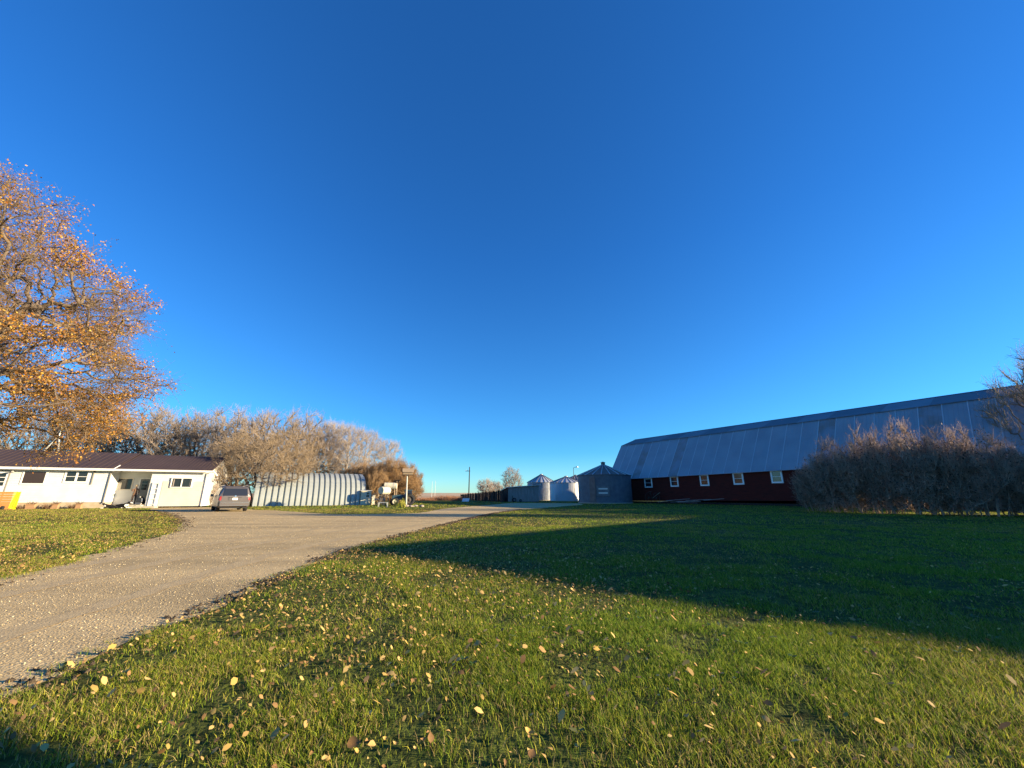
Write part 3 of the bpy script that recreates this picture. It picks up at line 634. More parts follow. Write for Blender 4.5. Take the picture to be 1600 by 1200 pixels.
def van():
    L0, L1 = G(340, 800), G(388, 799.3)
    mid = ((L0[0] + L1[0]) / 2, (L0[1] + L1[1]) / 2)
    head = math.radians(90 + 41)            # heading in plan
    # local frame: +X forward, Y left; rear bumper at x = 0
    t = thing('minivan', (mid[0] - .1, mid[1] + .1, 0), 'silver brown minivan parked on the gravel beside the house', 'van', rz=head)
    W2 = .97
    # cross sections along the length: (x, half width at sill, z sill, half width belt, z belt, half width roof, z roof)
    secs = [(0.02, .84, .42, .88, .98, .80, 1.05), (0.06, .93, .34, .95, 1.05, .74, 1.30), (.16, W2, .32, .965, 1.07, .74, 1.62), (.34, W2, .28, .97, 1.08, .76, 1.74), (1.0, W2, .26, .975, 1.08, .79, 1.79), (2.2, W2, .26, .975, 1.07, .80, 1.80), (3.0, W2, .26, .97, 1.05, .77, 1.74), (3.55, W2, .26, .96, 1.03, .71, 1.50), (4.05, W2, .28, .94, 1.0, .74, 1.14), (4.6, .93, .30, .90, .90, .76, .98), (4.9, .80, .36, .80, .74, .66, .82), (4.98, .66, .42, .68, .6, .5, .68)]
    mb = MB(); n = 10
    for (x, ws, zs, wb, zb, wr, zr) in secs:
        ring = [(ws * .9, zs), (ws, zs + .1), (wb, (zs + zb) / 2), (wb, zb), (wr, zr - .06), (wr - .12, zr)]
        ring = [(x, y, z) for y, z in ring] + [(x, -y, z) for y, z in reversed(ring)]
        mb.v += [tuple(map(float, q)) for q in ring]
    k = 12
    for i in range(len(secs) - 1):
        for j in range(k):
            j2 = (j + 1) % k; mb.f.append((i * k + j, i * k + j2, (i + 1) * k + j2, (i + 1) * k + j)); mb.m.append(0)
    mb.f.append(tuple(range(k - 1, -1, -1))); mb.m.append(0); mb.f.append(tuple(range((len(secs) - 1) * k, len(secs) * k))); mb.m.append(0)
    body = link('body', mb.mesh('van_body', M['van'], False), t)
    # rear window: sits on the sloping tailgate
    def quad(name, pts, m, th=(-.012, 0, .004), parent=t):
        q = MB(); q.hexa([tuple(np.array(p)) for p in pts] + [tuple(np.array(p) + np.array(th)) for p in pts]); return link(name, q.mesh(name, M[m]), parent)
    quad('rear_window', [(.030, .76, 1.10), (.030, -.76, 1.10), (.135, -.68, 1.60), (.135, .68, 1.60)], 'glass', (-.02, 0, .01))
    quad('windscreen', [(4.02, .72, 1.16), (4.02, -.72, 1.16), (3.1, -.68, 1.70), (3.1, .68, 1.70)], 'glass', (.02, 0, .02))
    for s in (1, -1):
        for (x0, x1, xt0, xt1) in ((.42, 1.35, .5, 1.35), (1.43, 2.35, 1.43, 2.35), (2.43, 3.6, 2.43, 3.05)):
            q = MB(); q.hexa([(x0, s * .965, 1.12), (x1, s * .958, 1.10), (xt1, s * .80, 1.66), (xt0, s * .79, 1.66), (x0, s * .985, 1.125), (x1, s * .978, 1.105), (xt1, s * .822, 1.665), (xt0, s * .812, 1.665)])
            link('side_window', q.mesh('side_window', M['glass']), t)
        q = MB(); q.hexa([(.0, s * .93, .80), (.0, s * .82, .80), (.0, s * .80, 1.05), (.03, s * .90, 1.08), (.16, s * .985, .80), (.05, s * .82, .80), (.08, s * .80, 1.05), (.2, s * .975, 1.08)])
        link('tail_light', q.mesh('tail_light', M['tail_red']), t)
        q = MB(); q.box(3.35, 3.47, s * 1.0 - .02, s * 1.0 + .02, 1.06, 1.10); q.box(3.33, 3.45, min(s * 1.02, s * 1.22), max(s * 1.02, s * 1.22), 1.05, 1.22); link('mirror', q.mesh('mirror', M['van']), t)
        q = MB(); q.tube((.5, s * .72, 1.84), (2.9, s * .72, 1.83), .022); q.tube((.5, s * .72, 1.84), (.42, s * .72, 1.76), .02); q.tube((2.9, s * .72, 1.83), (3.0, s * .72, 1.74), .02); link('roof_rail', q.mesh('roof_rail', M['chrome']), t)
        for xx in (1.5, 2.5):
            q = MB(); q.box(xx, xx + .2, s * .985 - .012, s * .985 + .012, .98, 1.01); link('door_handle', q.mesh('door_handle', M['van']), t)
        for xx in (1.39, 2.39): q = MB(); q.box(xx - .006, xx + .006, s * .978 - .002, s * .978 + .002, .4, 1.08); link('door_seam', q.mesh('door_seam', M['black_plastic']), t)
    q = MB(); q.hexa([(-.10, -.86, .40), (-.10, .86, .40), (.1, .93, .38), (.1, -.93, .38), (-.10, -.88, .62), (-.10, .88, .62), (.1, .96, .66), (.1, -.96, .66)]); q.box(-.105, -.09, -.84, .84, .635, .66)
    link('rear_bumper', q.mesh('rear_bumper', M['van']), t)
    q = MB(); q.box(-.112, -.09, -.86, .86, .612, .632); q.box(-.108, -.09, -.84, .84, .41, .428); link('bumper_strip', q.mesh('bumper_strip', M['chrome']), t)
    q = MB(); q.box(-.012, .03, -.36, .36, .80, .98); pr = link('plate_recess', q.mesh('plate_recess', M['van']), t)
    q = MB(); q.box(-.03, .0, -.40, .40, .985, 1.01); link('chrome_strip', q.mesh('chrome_strip', M['black_plastic']), t)
    q = MB(); q.box(-.022, -.0125, -.155, .155, .81, .96); link('license_plate', q.mesh('license_plate', M['plate']), t)
    q = MB(); q.lathe([(0, -.02), (.07, -.015), (.075, .01)], 14, (.022, 0, 1.055), 'X'); link('badge', q.mesh('badge', M['chrome']), t)
    q = MB(); q.tube((-.08, -.55, .30), (.4, -.55, .30), .035); q.box(.1, 4.7, -.8, .8, .24, .30); link('underbody', q.mesh('underbody', M['black_plastic']), t)
    for x in (.95, 3.95):
        for s in (1, -1): wheel_parts(t, (x, s * .84, .34), .34, .22)
van()

# ------------------------------------------------------------------ quonset hut
def quonset():
    P0 = G(393, 791.2); P1 = G(578, 788.9)
    u = np.array(P1) - np.array(P0); Ln = np.linalg.norm(u); u = u / Ln
    fr = Frame(P0, tuple(u)); wd = 8.6; h = 3.55
    t = thing('quonset_hut', fr.pt(Ln / 2, wd / 2, 0), 'long arched steel hut with deep pale green ribs', 'shed')
    pitch = 0.565
    n = int(20 / pitch * Ln / 20); n = int(Ln / pitch)
    A = 20
    def arch(k, out):
        a = math.pi * k / A
        e = 0.82
        cx = math.copysign(abs(math.cos(a)) ** e, math.cos(a)); sz = abs(math.sin(a)) ** e
        return (wd / 2 - (wd / 2 + out) * cx, (h + out) * sz)
    # one rib: trapezoid crown and deep trough
    cols = [(0, 0.0), (.06, .17), (.40, .17), (.46, 0.0), (pitch, 0.0)]
    vs = []; fs = []
    for k in range(A + 1):
        for s, o in cols:
            b, z = arch(k, o); vs.append((s * u[0] + fr.n[0] * b, s * u[1] + fr.n[1] * b, z))
    c = len(cols)
    for k in range(A):
        for j in range(c - 1): fs.append((k * c + j, k * c + j + 1, (k + 1) * c + j + 1, (k + 1) * c + j))
    mb = MB(); mb.add(vs, fs); me = mb.mesh('arch_panel', M['quonset'])
    for i in range(n):
        o = link('arch_panel', me, t); q = fr.pt(i * pitch, 0, 0); o.location = (q[0] - t.location[0], q[1] - t.location[1], 0)
    for s, nm in ((0.02, 'end_wall'), (n * pitch - .1, 'end_wall')):
        pts = [fr.pt(s, *arch(k, -.02)) for k in range(A + 1)]
        pts2 = [fr.pt(s + .06, *arch(k, -.02)) for k in range(A + 1)]
        m2 = MB(); m2.add(pts + pts2, [tuple(range(A + 1)), tuple(range(2 * A + 1, A, -1))]); part(nm, m2, M['galv_rust'], t)  # darker steel tone puts the end walls' shade into their colour
    # faint rail and ladder lying against the ribs
quonset()

# ------------------------------------------------------------------ trees
def tubes_np(P0, P1, r0, r1, n=3):
    """independent tapered prisms for every segment"""
    d = P1 - P0; L = np.linalg.norm(d, axis=1, keepdims=True) + 1e-9; d = d / L
    ref = np.where(np.abs(d[:, 2:3]) > .9, np.array([[1., 0, 0]]), np.array([[0, 0, 1.]]))
    a = np.cross(d, ref); a /= np.linalg.norm(a, axis=1, keepdims=True); b = np.cross(d, a)
    V = []
    for P, r in ((P0, r0), (P1, r1)):
        for i in range(n):
            t = 2 * math.pi * i / n; V.append(P + (a * math.cos(t) + b * math.sin(t)) * r[:, None])
    V = np.stack(V, 1)            # (S, 2n, 3)
    S = len(P0); base = (np.arange(S) * 2 * n)[:, None, None]
    q = np.array([[i, (i + 1) % n, n + (i + 1) % n, n + i] for i in range(n)])[None]
    return V.reshape(-1, 3), (base + q).reshape(-1, 4)

def grow(env, N, starts, seed=0, bend=.12, wt=.35, tip=.018, power=2.05):
    """attach sampled crown points, innermost first, to the closest suitable node; thickness follows from what each branch carries.
    env(rng,N)->(N,3) points; starts: list of polylines (trunks) from the ground up"""
    r = np.random.default_rng(seed)
    pos = []; par = []; pl = []
    for line in starts:
        prev = -1
        for p in line:
            pos.append(np.array(p, float)); par.append(prev); pl.append(0.0 if prev < 0 else pl[prev] + np.linalg.norm(pos[-1] - pos[prev])); prev = len(pos) - 1
    S = len(pos); pts = env(r, N)
    tops = np.array([np.array(l[-1]) for l in starts]); dd = np.min(np.linalg.norm(pts[:, None] - tops[None], axis=2), 1)
    pts = pts[np.argsort(dd)]
    cap = S + N * 4; PA = np.zeros((cap, 3)); PL = np.zeros(cap); PA[:S] = pos; PL[:S] = pl; cnt = S
    ok0 = np.ones(cap, bool)
    for line_i in range(S): ok0[line_i] = PA[line_i, 2] > 0.28 * max(l[-1][2] for l in starts)
    if not ok0[:S].any(): ok0[:S] = True
    for p in pts:
        d = np.linalg.norm(PA[:cnt] - p, axis=1); cst = d + wt * PL[:cnt] + np.where(ok0[:cnt], 0, 1e3) + np.maximum(0, PA[:cnt, 2] - p[2] - .2) * .5
        j = int(np.argmin(cst)); D = d[j]; a = PA[j]
        k = 3 if D > 1.0 else (2 if D > .5 else 1)
        prev = j
        for i in range(1, k + 1):
            f = i / (k + 0.0)
            q = a + (p - a) * f
            if i < k: q = q + r.normal(size=3) * bend * D * .35 + np.array([0, 0, -.07 * D * math.sin(math.pi * f)])
            PA[cnt] = q; PL[cnt] = PL[prev] + np.linalg.norm(q - PA[prev]); par.append(prev); prev = cnt; cnt += 1
    PA = PA[:cnt]; par = np.array(par)
    w = np.zeros(cnt); ch = np.bincount(par[par >= 0], minlength=cnt)
    w[ch == 0] = tip ** power
    order = np.argsort(-PL[:cnt], kind='stable')
    for i in order:
        if par[i] >= 0: w[par[i]] += w[i]
    rad = np.maximum(w, 1e-12) ** (1 / power)
    return PA, par, rad, ch

def tree_meshes(name, env, N, starts, seed, twigs=10, tlen=.8, trad=.012, up=.3, thick=.035, bark='bark', twig='twig', base_r=None, tip=.02, wt=.35, keep=None, droop=0.0, sub=3, spread=.75):
    PA, par, rad, ch = grow(env, N, starts, seed, tip=tip, wt=wt)
    r = np.random.default_rng(seed + 1)
    if base_r: rad = rad * (base_r / rad.max()); rad = np.maximum(rad, trad * 1.1)
    e = np.where(par >= 0)[0]; p0 = PA[par[e]]; p1 = PA[e]
    rr0 = np.minimum(rad[par[e]], rad[e] * 1.35); rr1 = rad[e]
    ext = p1 + (p1 - p0) / (np.linalg.norm(p1 - p0, axis=1, keepdims=True) + 1e-9) * rr1[:, None] * .5
    th = rr1 > thick
    v1, f1 = tubes_np(p0[th], ext[th], rr0[th], rr1[th], 7)
    trunk = np_mesh(name + '_trunk', v1, f1, M[bark], True)
    V = []; Fq = []; off = 0
    def push(v, f):
        nonlocal off
        V.append(v); Fq.append(f + off); off += len(v)
    if (~th).any(): push(*tubes_np(p0[~th], p1[~th], rr0[~th], rr1[~th], 4))
    # twigs on the outer nodes
    cand = np.where(rad < thick * 1.3)[0]; cand = cand[par[cand] >= 0]
    if keep is not None: cand = cand[keep(PA[cand])]
    idx = np.repeat(cand, twigs); n = len(idx)
    dirp = PA[idx] - PA[par[idx]]; dirp /= (np.linalg.norm(dirp, axis=1, keepdims=True) + 1e-9)
    f = r.random((n, 1)); base = PA[par[idx]] * (1 - f) + PA[idx] * f
    d = dirp * spread + r.normal(size=(n, 3)) * .55 + np.array([0, 0, up]); d /= np.linalg.norm(d, axis=1, keepdims=True)
    Lg = tlen * (.45 + .75 * r.random((n, 1)))
    mid = base + d * Lg * .55; d2 = d + r.normal(size=(n, 3)) * .25 + np.array([0, 0, up * .4 - droop]); d2 /= np.linalg.norm(d2, axis=1, keepdims=True)
    end = mid + d2 * Lg * .6
    tr_ = np.full(n, trad)
    push(*tubes_np(base, mid, tr_, tr_ * .75, 3)); push(*tubes_np(mid, end, tr_ * .75, tr_ * .3, 3))
    tips = [mid, end]
    # side twiglets
    for k in range(sub):
        g = r.random((n, 1)); b2 = mid * (1 - g) + end * g
        d3 = d2 * .6 + r.normal(size=(n, 3)) * .6 + np.array([0, 0, up * .5 - droop]); d3 /= np.linalg.norm(d3, axis=1, keepdims=True)
        e2 = b2 + d3 * Lg * (.25 + .35 * r.random((n, 1)))
        push(*tubes_np(b2, e2, tr_ * .55, tr_ * .25, 3)); tips.append(e2)
    crown = np_mesh(name + '_crown', np.concatenate(V), np.concatenate(Fq), M[twig])
    return trunk, crown, tips, (PA, par, rad)

def leaves_np(name, C, size, cols, m, seed=0, flat=0.3, fold=.25):
    """small folded leaves: 2 triangles each side of the midrib, centre C"""
    r = np.random.default_rng(seed); n = len(C)
    a = r.normal(size=(n, 3)); a[:, 2] -= flat; a /= np.linalg.norm(a, axis=1, keepdims=True)
    b = np.cross(a, r.normal(size=(n, 3))); b /= np.linalg.norm(b, axis=1, keepdims=True); c = np.cross(a, b)
    s = (size * (.6 + .8 * r.random(n)))[:, None]
    v = np.stack([C, C + a * s * .45 + b * s * .32 + c * s * fold * .5, C + a * s, C + a * s * .45 - b * s * .32 + c * s * fold * .5], 1)
    i = (np.arange(n) * 4)[:, None]
    f = np.concatenate([i + np.array([[0, 1, 2]]), i + np.array([[0, 2, 3]])])
    t = np.repeat(cols, 4, axis=0)
    return np_mesh(name, v.reshape(-1, 3), f, m, False, t)

LEAF = attr_mat('autumn_leaf', .55, .35)
def leaf_cols(n, seed, base, var=.25):
    r = np.random.default_rng(seed); base = np.array(base); c = base[r.integers(0, len(base), n)]
    return np.clip(c * (1 + var * r.normal(size=(n, 1))), .01, .9)

# --- large autumn tree at the left of the frame
def big_tree():
    def env(r, N):
        out = []
        while sum(len(o) for o in out) < N:
            p = r.uniform([-14, -9, 2.4], [14, 9, 20.2], (N * 4, 3))
            z = p[:, 2]
            # outline: wide at 5-9 m, narrowing to the top, drooping skirt
            Rz = np.interp(z, [2.2, 3.5, 6, 8.8, 11.6, 14, 16.8, 18.9, 20.2], [6.5, 9.2, 10.3, 10.4, 9.6, 8.1, 5.6, 2.6, .4])
            az = np.arctan2(p[:, 1], p[:, 0]); Rz = Rz * (1 + .07 * np.sin(3 * az + z * .9) + .05 * np.sin(5 * az - z * 1.7) + .06 * np.sin(z * 2.6))
            rad = np.hypot(p[:, 0], p[:, 1] * 1.35)
            k = (rad < Rz) & (rad > Rz * r.random(len(z)) ** 2 * .95)
            k &= ~((z < 5.0) & (rad < 8.0)) & (z > 3.6)
            nz = vnoise(p[:, 0] + 90, z * 1.5 + 30, 1.9, 41) * .55 + vnoise(p[:, 0] + p[:, 1] + 60, z * 2.2 + 10, 1.3, 42) * .45
            k &= nz > .44
            k &= (p[:, 0] > -3) | (r.random(len(z)) < .25)
            out.append(p[k])
        return np.concatenate(out)[:N]
    starts = [[(0, 0, 0), (.1, .05, 1.4), (.0, .1, 2.6), (-.1, 0, 4.2), (.1, .1, 6.2), (0, 0, 8.6)], [(0.05, -.05, 3.2), (1.6, -.5, 4.6), (3.4, -1.0, 5.6), (5.2, -1.3, 7.0), (7.0, -1.5, 7.9)], [(0.0, .05, 5.0), (1.5, .6, 7.0), (3.2, .9, 9.0), (4.4, .9, 11.2)]]
    loc = (-31.0, 18.6, 0)
    t = thing('autumn_tree', loc, 'huge spreading tree with orange leaves at the left edge', 'tree')
    trunk, crown, tips, (PA, par, rad) = tree_meshes('autumn_tree', env, 2100, starts, 11, twigs=5, tlen=.95, trad=.008, up=.12, thick=.034, base_r=.50, tip=.02, wt=.22, droop=.12, sub=2, twig='twig_brown')
    link('trunk', trunk, t); link('crown', crown, t)
    r = np.random.default_rng(5)
    T = np.concatenate(tips)
    # leaves hang on in clumps
    cl = vnoise(T[:, 0] + 40, T[:, 2] + 40, 2.0, 3) * .6 + vnoise(T[:, 1] + 70, T[:, 2] + 20, 1.1, 4) * .4
    keepp = np.clip((cl - .44) * 7.0, .03, 1) * np.where(T[:, 2] > 15.0, .45, 1) * np.where(T[:, 0] < -3, .4, 1)
    rr_ = np.hypot(T[:, 0], T[:, 1]); keepp *= np.clip(1.25 - np.maximum(0, rr_ - 9.6) * .5, .05, 1)
    sel = T[r.random(len(T)) < keepp * 1.0]
    sel = np.repeat(sel, 4, axis=0) + r.normal(size=(len(sel) * 4, 3)) * .13
    cols = leaf_cols(len(sel), 6, [(.46, .21, .03), (.50, .26, .04), (.38, .15, .025), (.30, .15, .04), (.56, .34, .06), (.22, .12, .045)])
    o = link('leaves', leaves_np('autumn_leaves', sel, .102, cols, LEAF, 8, flat=.6), t); o['kind'] = 'stuff'
big_tree()

# --- library of bare trees
def dome(a, b, z0, z1, hollow=.55, flat=.6):
    def env(r, N):
        out = []; c = 0
        while c < N:
            p = r.uniform([-a, -b, z0], [a, b, z1], (N * 4, 3)); zc = z0 + (z1 - z0) * .42
            zz = np.where(p[:, 2] > zc, (p[:, 2] - zc) / (z1 - zc), (zc - p[:, 2]) / (zc - z0) * .9)
            az = np.arctan2(p[:, 1], p[:, 0]); lump = 1 + .10 * np.sin(3 * az + p[:, 2]) + .08 * np.sin(4 * az - 1.3 * p[:, 2] + 2)
            q = np.sqrt((p[:, 0] / a) ** 2 + (p[:, 1] / b) ** 2 + zz ** 2) / lump
            k = (q < 1) & (q > hollow * r.random(len(q))); out.append(p[k]); c += k.sum()
        return np.concatenate(out)[:N]
    return env
LIB = {}
def lib(key, *args, **kw):
    tr, cr, tips, sk = tree_meshes(key, *args, **kw); LIB[key] = (tr, cr, tips); return tips
lib('elm_a', dome(5.4, 5.0, 2.0, 10.6), 460, [[(0, 0, 0), (.1, 0, 1.2), (.3, .1, 2.6), (.5, 0, 4.4)], [(0, .1, 0), (-.3, 0, 1.1), (-.9, .1, 2.8), (-1.2, 0, 4.6)], [(.1, -.1, 0), (.7, -.2, 1.3), (1.6, -.3, 3.0)]], 21, twigs=5, tlen=1.0, trad=.016, base_r=.26, up=.35, sub=2)
lib('elm_b', dome(4.6, 4.6, 1.6, 10.8), 460, [[(0, 0, 0), (-.1, 0, 1.4), (.1, .2, 3.0), (.2, 0, 5.2)], [(0, 0, 0), (.6, .2, 1.6), (1.3, .2, 3.4)]], 22, twigs=5, tlen=1.0, trad=.016, base_r=.25, up=.4, sub=2, twig='twig_grey')
lib('willow', dome(6.6, 5.2, 1.4, 9.4), 560, [[(0, 0, 0), (.9, 0, 1.2), (2.2, -.1, 2.6), (3.6, -.2, 4.0)], [(0, .1, 0), (-.6, 0, 1.6), (-1.4, .1, 3.4)], [(.1, 0, 0), (.4, .1, 1.8), (.6, 0, 4.2)], [(.1, -.2, 0), (1.6, -.4, .8), (3.2, -.6, 1.7)]], 23, twigs=6, tlen=1.05, trad=.015, base_r=.24, up=.25, sub=2)
def narrow(r, N):
    z = 2.2 + 9.4 * r.random(N) ** .8; w = np.interp(z, [2, 5, 9, 11.6], [1.6, 3.2, 3.4, 1.6]); a = r.uniform(0, 6.283, N); q = w * np.sqrt(r.random(N))
    return np.stack([q * np.cos(a), q * np.sin(a), z], 1)
lib('poplar', narrow, 330, [[(0, 0, 0), (.1, 0, 2), (.0, .1, 4.4), (.2, 0, 7), (.2, .1, 9.6)], [(.2, 0, 0), (.6, .1, 2.4), (1.1, 0, 5.2), (1.3, 0, 7.6)]], 24, twigs=7, tlen=1.0, trad=.009, base_r=.17, up=.6, bark='bark_pale', twig='twig_pale', sub=1, wt=.5, thick=.03)
tp_bush = lib('round_bush', dome(4.6, 3.8, .2, 6.2, .6), 520, [[(.3 * i - .9, .2 * (i % 3), 0), (.5 * i - 1.5, .2 * (i % 3), 1.0), (.8 * i - 2.4, .3 * (i % 3), 2.2)] for i in range(7)], 25, twigs=16, tlen=.75, trad=.012, base_r=.10, up=.55, twig='twig_orange', sub=2)
def shrub_env(a, b, h):
    def env(r, N):
        x = r.uniform(-1, 1, N * 3); y = r.uniform(-1, 1, N * 3); k = x * x + y * y < 1; x = x[k][:N]; y = y[k][:N]
        top = h * (1 - .40 * (x * x + y * y)) * (1 + .10 * np.sin(6 * x + 1) + .08 * np.sin(8 * y)); z = top * r.random(len(x)) ** .6
        return np.stack([x * a, y * b, np.maximum(z, .15)], 1)
    return env
def stems(n, a, b, h, seed):
    r = np.random.default_rng(seed); out = []
    for _ in range(n):
        x, y = r.uniform(-.55, .55, 2); out.append([(x * a, y * b, 0), (x * a * 1.25, y * b * 1.25, h * .22), (x * a * 1.6 + r.normal() * .1, y * b * 1.6, h * .48)])
    return out
tp_l1 = lib('lilac_a', shrub_env(2.5, 2.2, 5.0), 470, stems(16, 2.5, 2.2, 5, 1), 26, twigs=7, tlen=.72, trad=.013, base_r=.065, up=.8, thick=.03, bark='twig_lilac', twig='twig_lilac', sub=2, spread=.6)
tp_l2 = lib('lilac_b', shrub_env(2.3, 2.4, 4.6), 450, stems(14, 2.3, 2.4, 4.6, 2), 27, twigs=7, tlen=.7, trad=.013, base_r=.065, up=.75, thick=.03, bark='twig_lilac', twig='twig_lilac', sub=2, spread=.6)
lib('small_tree', dome(2.6, 2.4, .9, 5.6), 240, [[(0, 0, 0), (.1, 0, 1.0), (.1, .1, 2.2)], [(.1, 0, 0), (-.4, 0, 1.2), (-.7, 0, 2.4)], [(.1, 0, 0), (.5, 0, 1.1)]], 28, twigs=9, tlen=.8, trad=.014, base_r=.12, up=.3, twig='twig_pale', sub=1)
# dead leaves that still cling to the lilacs (thicker low down, tones mixed at random)
def lilac_leaves(key, tips, h, seed):
    r = np.random.default_rng(seed); T = np.concatenate(tips); z = T[:, 2] / h
    k = r.random(len(T)) < np.clip(1.0 - z * .75, .12, .85) * .55; T = T[k]
    return leaves_np(key + '_leaves', T, .11, leaf_cols(len(T), seed, [(.09, .06, .04), (.16, .10, .06), (.28, .18, .12), (.08, .06, .035), (.34, .22, .15)]), LEAF, seed, flat=.5)
LL1 = lilac_leaves('lilac_a', tp_l1, 5.0, 31); LL2 = lilac_leaves('lilac_b', tp_l2, 4.6, 32)
T = np.concatenate(tp_bush); rr0_ = np.random.default_rng(33); T = T[rr0_.random(len(T)) < .30]
LB = leaves_np('round_bush_leaves', T, .085, leaf_cols(len(T), 34, [(.42, .22, .07), (.36, .19, .07), (.30, .17, .08)]), LEAF, 34)

def place_tree(key, px, Y, top_y, label, group, rz=0.0, name='bare_tree', cat='tree', wide=None, base=0.0, leaves=None):
    """stands at the map position seen at column px, distance Y; scaled so its top reaches photo row top_y"""
    r = ray(px, 772.5); X = r[0] / r[1] * Y
    tr, cr, tips = LIB[key]
    H = max(float(t[:, 2].max()) for t in tips)
    # perspective: solve height at the column
    z = hgt(px, top_y, X, Y); s = z / H
    t = thing(name, (X, Y, base), label, cat, group, rz); w = s if wide is None else wide * s
    t.scale = (w, w, s)
    link('trunk', tr, t); link('crown', cr, t)
    if leaves is not None:
        o = link('leaves', leaves, t); o['kind'] = 'stuff'
    return t
gA = 'bare trees behind the house and the arched hut'
place_tree('elm_a', 40, 56, 622, 'bare tree behind the left end of the farmhouse roof', gA, .5)
place_tree('elm_b', 120, 60, 612, 'bare tree behind the farmhouse, behind the small windmill tower', gA, 1.9)
place_tree('elm_a', 205, 57, 618, 'bare tree behind the junction of the two roof sections', gA, 2.8)
place_tree('elm_b', 268, 54, 624, 'bare rounded tree rising behind the window with two panes', gA, .3)
place_tree('elm_a', 318, 58, 630, 'bare tree behind the right end of the farmhouse roof', gA, 4.0)
place_tree('elm_b', 368, 52, 626, 'tall bare tree rising straight above the parked minivan', gA, 3.0, wide=.85)
place_tree('willow', 398, 45.5, 662, 'leaning many stemmed willow between the minivan and the arched hut', gA, .25)
place_tree('elm_a', 432, 57, 628, 'bushy bare tree behind the left end of the arched hut', gA, 5.1)
place_tree('elm_b', 478, 62, 642, 'bare tree behind the middle of the arched hut', gA, 1.2)
gP = 'pale poplars behind the arched hut'
place_tree('poplar', 508, 64, 648, 'pale leafless poplar, leftmost behind the arched hut', gP, .4, 'poplar_tree')
place_tree('poplar', 538, 62, 654, 'pale poplar left of the orange brown thicket', gP, 2.2, 'poplar_tree')
place_tree('poplar', 566, 66, 664, 'pale poplar rising above the orange brown thicket', gP, 4.0, 'poplar_tree')
place_tree('poplar', 602, 70, 680, 'pale leafless poplar, rightmost of its row', gP, 1.2, 'poplar_tree')
place_tree('round_bush', 566, 58, 716, 'orange brown bush over the right part of the arched hut', 'brown thickets around the arched hut', 0, 'bush', 'bush', leaves=LB)
place_tree('round_bush', 612, 54, 708, 'large rounded brown bush behind the cream fuel tanks', 'brown thickets around the arched hut', 2, 'bush', 'bush', leaves=LB)
place_tree('round_bush', 632, 60, 722, 'brown bush right of the birdhouse pole, edge of the thicket', 'brown thickets around the arched hut', 4, 'bush', 'bush', wide=.8)
place_tree('round_bush', 590, 49.8, 728, 'dark twiggy bush between the arched hut and the fuel tanks', 'brown thickets around the arched hut', 1, 'bush', 'bush', wide=.52)
place_tree('small_tree', 333, 42, 752, 'reddish bare shrub at the right corner of the farmhouse', None, 1, 'bush', 'bush', wide=.7)
gS = 'small bare trees beyond the dark windbreak'
place_tree('small_tree', 759, 92, 745, 'low bare tree behind the dark windbreak fence', gS, .2)
place_tree('small_tree', 775, 98, 749, 'lower bare tree just left of the taller pale tree', gS, 2.2)
place_tree('elm_b', 800, 100, 725, 'pale bare tree rising behind the grey board shed', gS, 1.1, wide=.8)
place_tree('elm_a', 1700, 29, 512, 'leafless tree reaching in at the right edge above the barn roof', None, 2.2, wide=.6)
def shade_poplar(x, y, h, label, rz):  # unseen poplar, added to cast a streak of shade across the drive
    tr, cr, tips = LIB['poplar']; t = thing('poplar_tree', (x, y, 0), label, 'tree', None, rz); t.scale = (h / 12 * .55, h / 12 * .55, h / 12); link('trunk', tr, t); link('crown', cr, t)
shade_poplar(45.0, 19.4, 14.0, 'tall narrow unseen poplar added beyond the shop to shade the drive', .4)
shade_poplar(52.0, 18.6, 15.5, 'taller unseen poplar added farther from the shop to shade the drive', 2.0)
for i, (px, Y, ty) in enumerate(((1284, 30.2, 698), (1322, 28.6, 674), (1368, 27.0, 650), (1420, 25.6, 642), (1474, 24.5, 648), (1530, 23.6, 648), (1592, 23.2, 660), (1664, 23.6, 700))):
    lab = ['low dark shrub at the left end of the hedge, nearest the barn window', 'second shrub from the left end of the hedge by the barn', 'shrub where the hedge rises, third from its left end', 'tallest pinkish shrub of the hedge in front of the barn', 'fifth shrub from the left end of the hedge in front of the barn', 'sixth shrub of the hedge, third from the right edge', 'shrub at the right edge of the hedge before the barn', 'last shrub of the hedge, cut by the right edge'][i]
    place_tree('lilac_a' if i % 2 == 0 else 'lilac_b', px, Y, ty, lab, 'shrubs of the hedge in front of the barn', i * 1.3, 'lilac_shrub', 'bush', wide=[1.0, .9, .8, .72, .75, .75, .75, .75][i], leaves=LL1 if i % 2 == 0 else LL2)

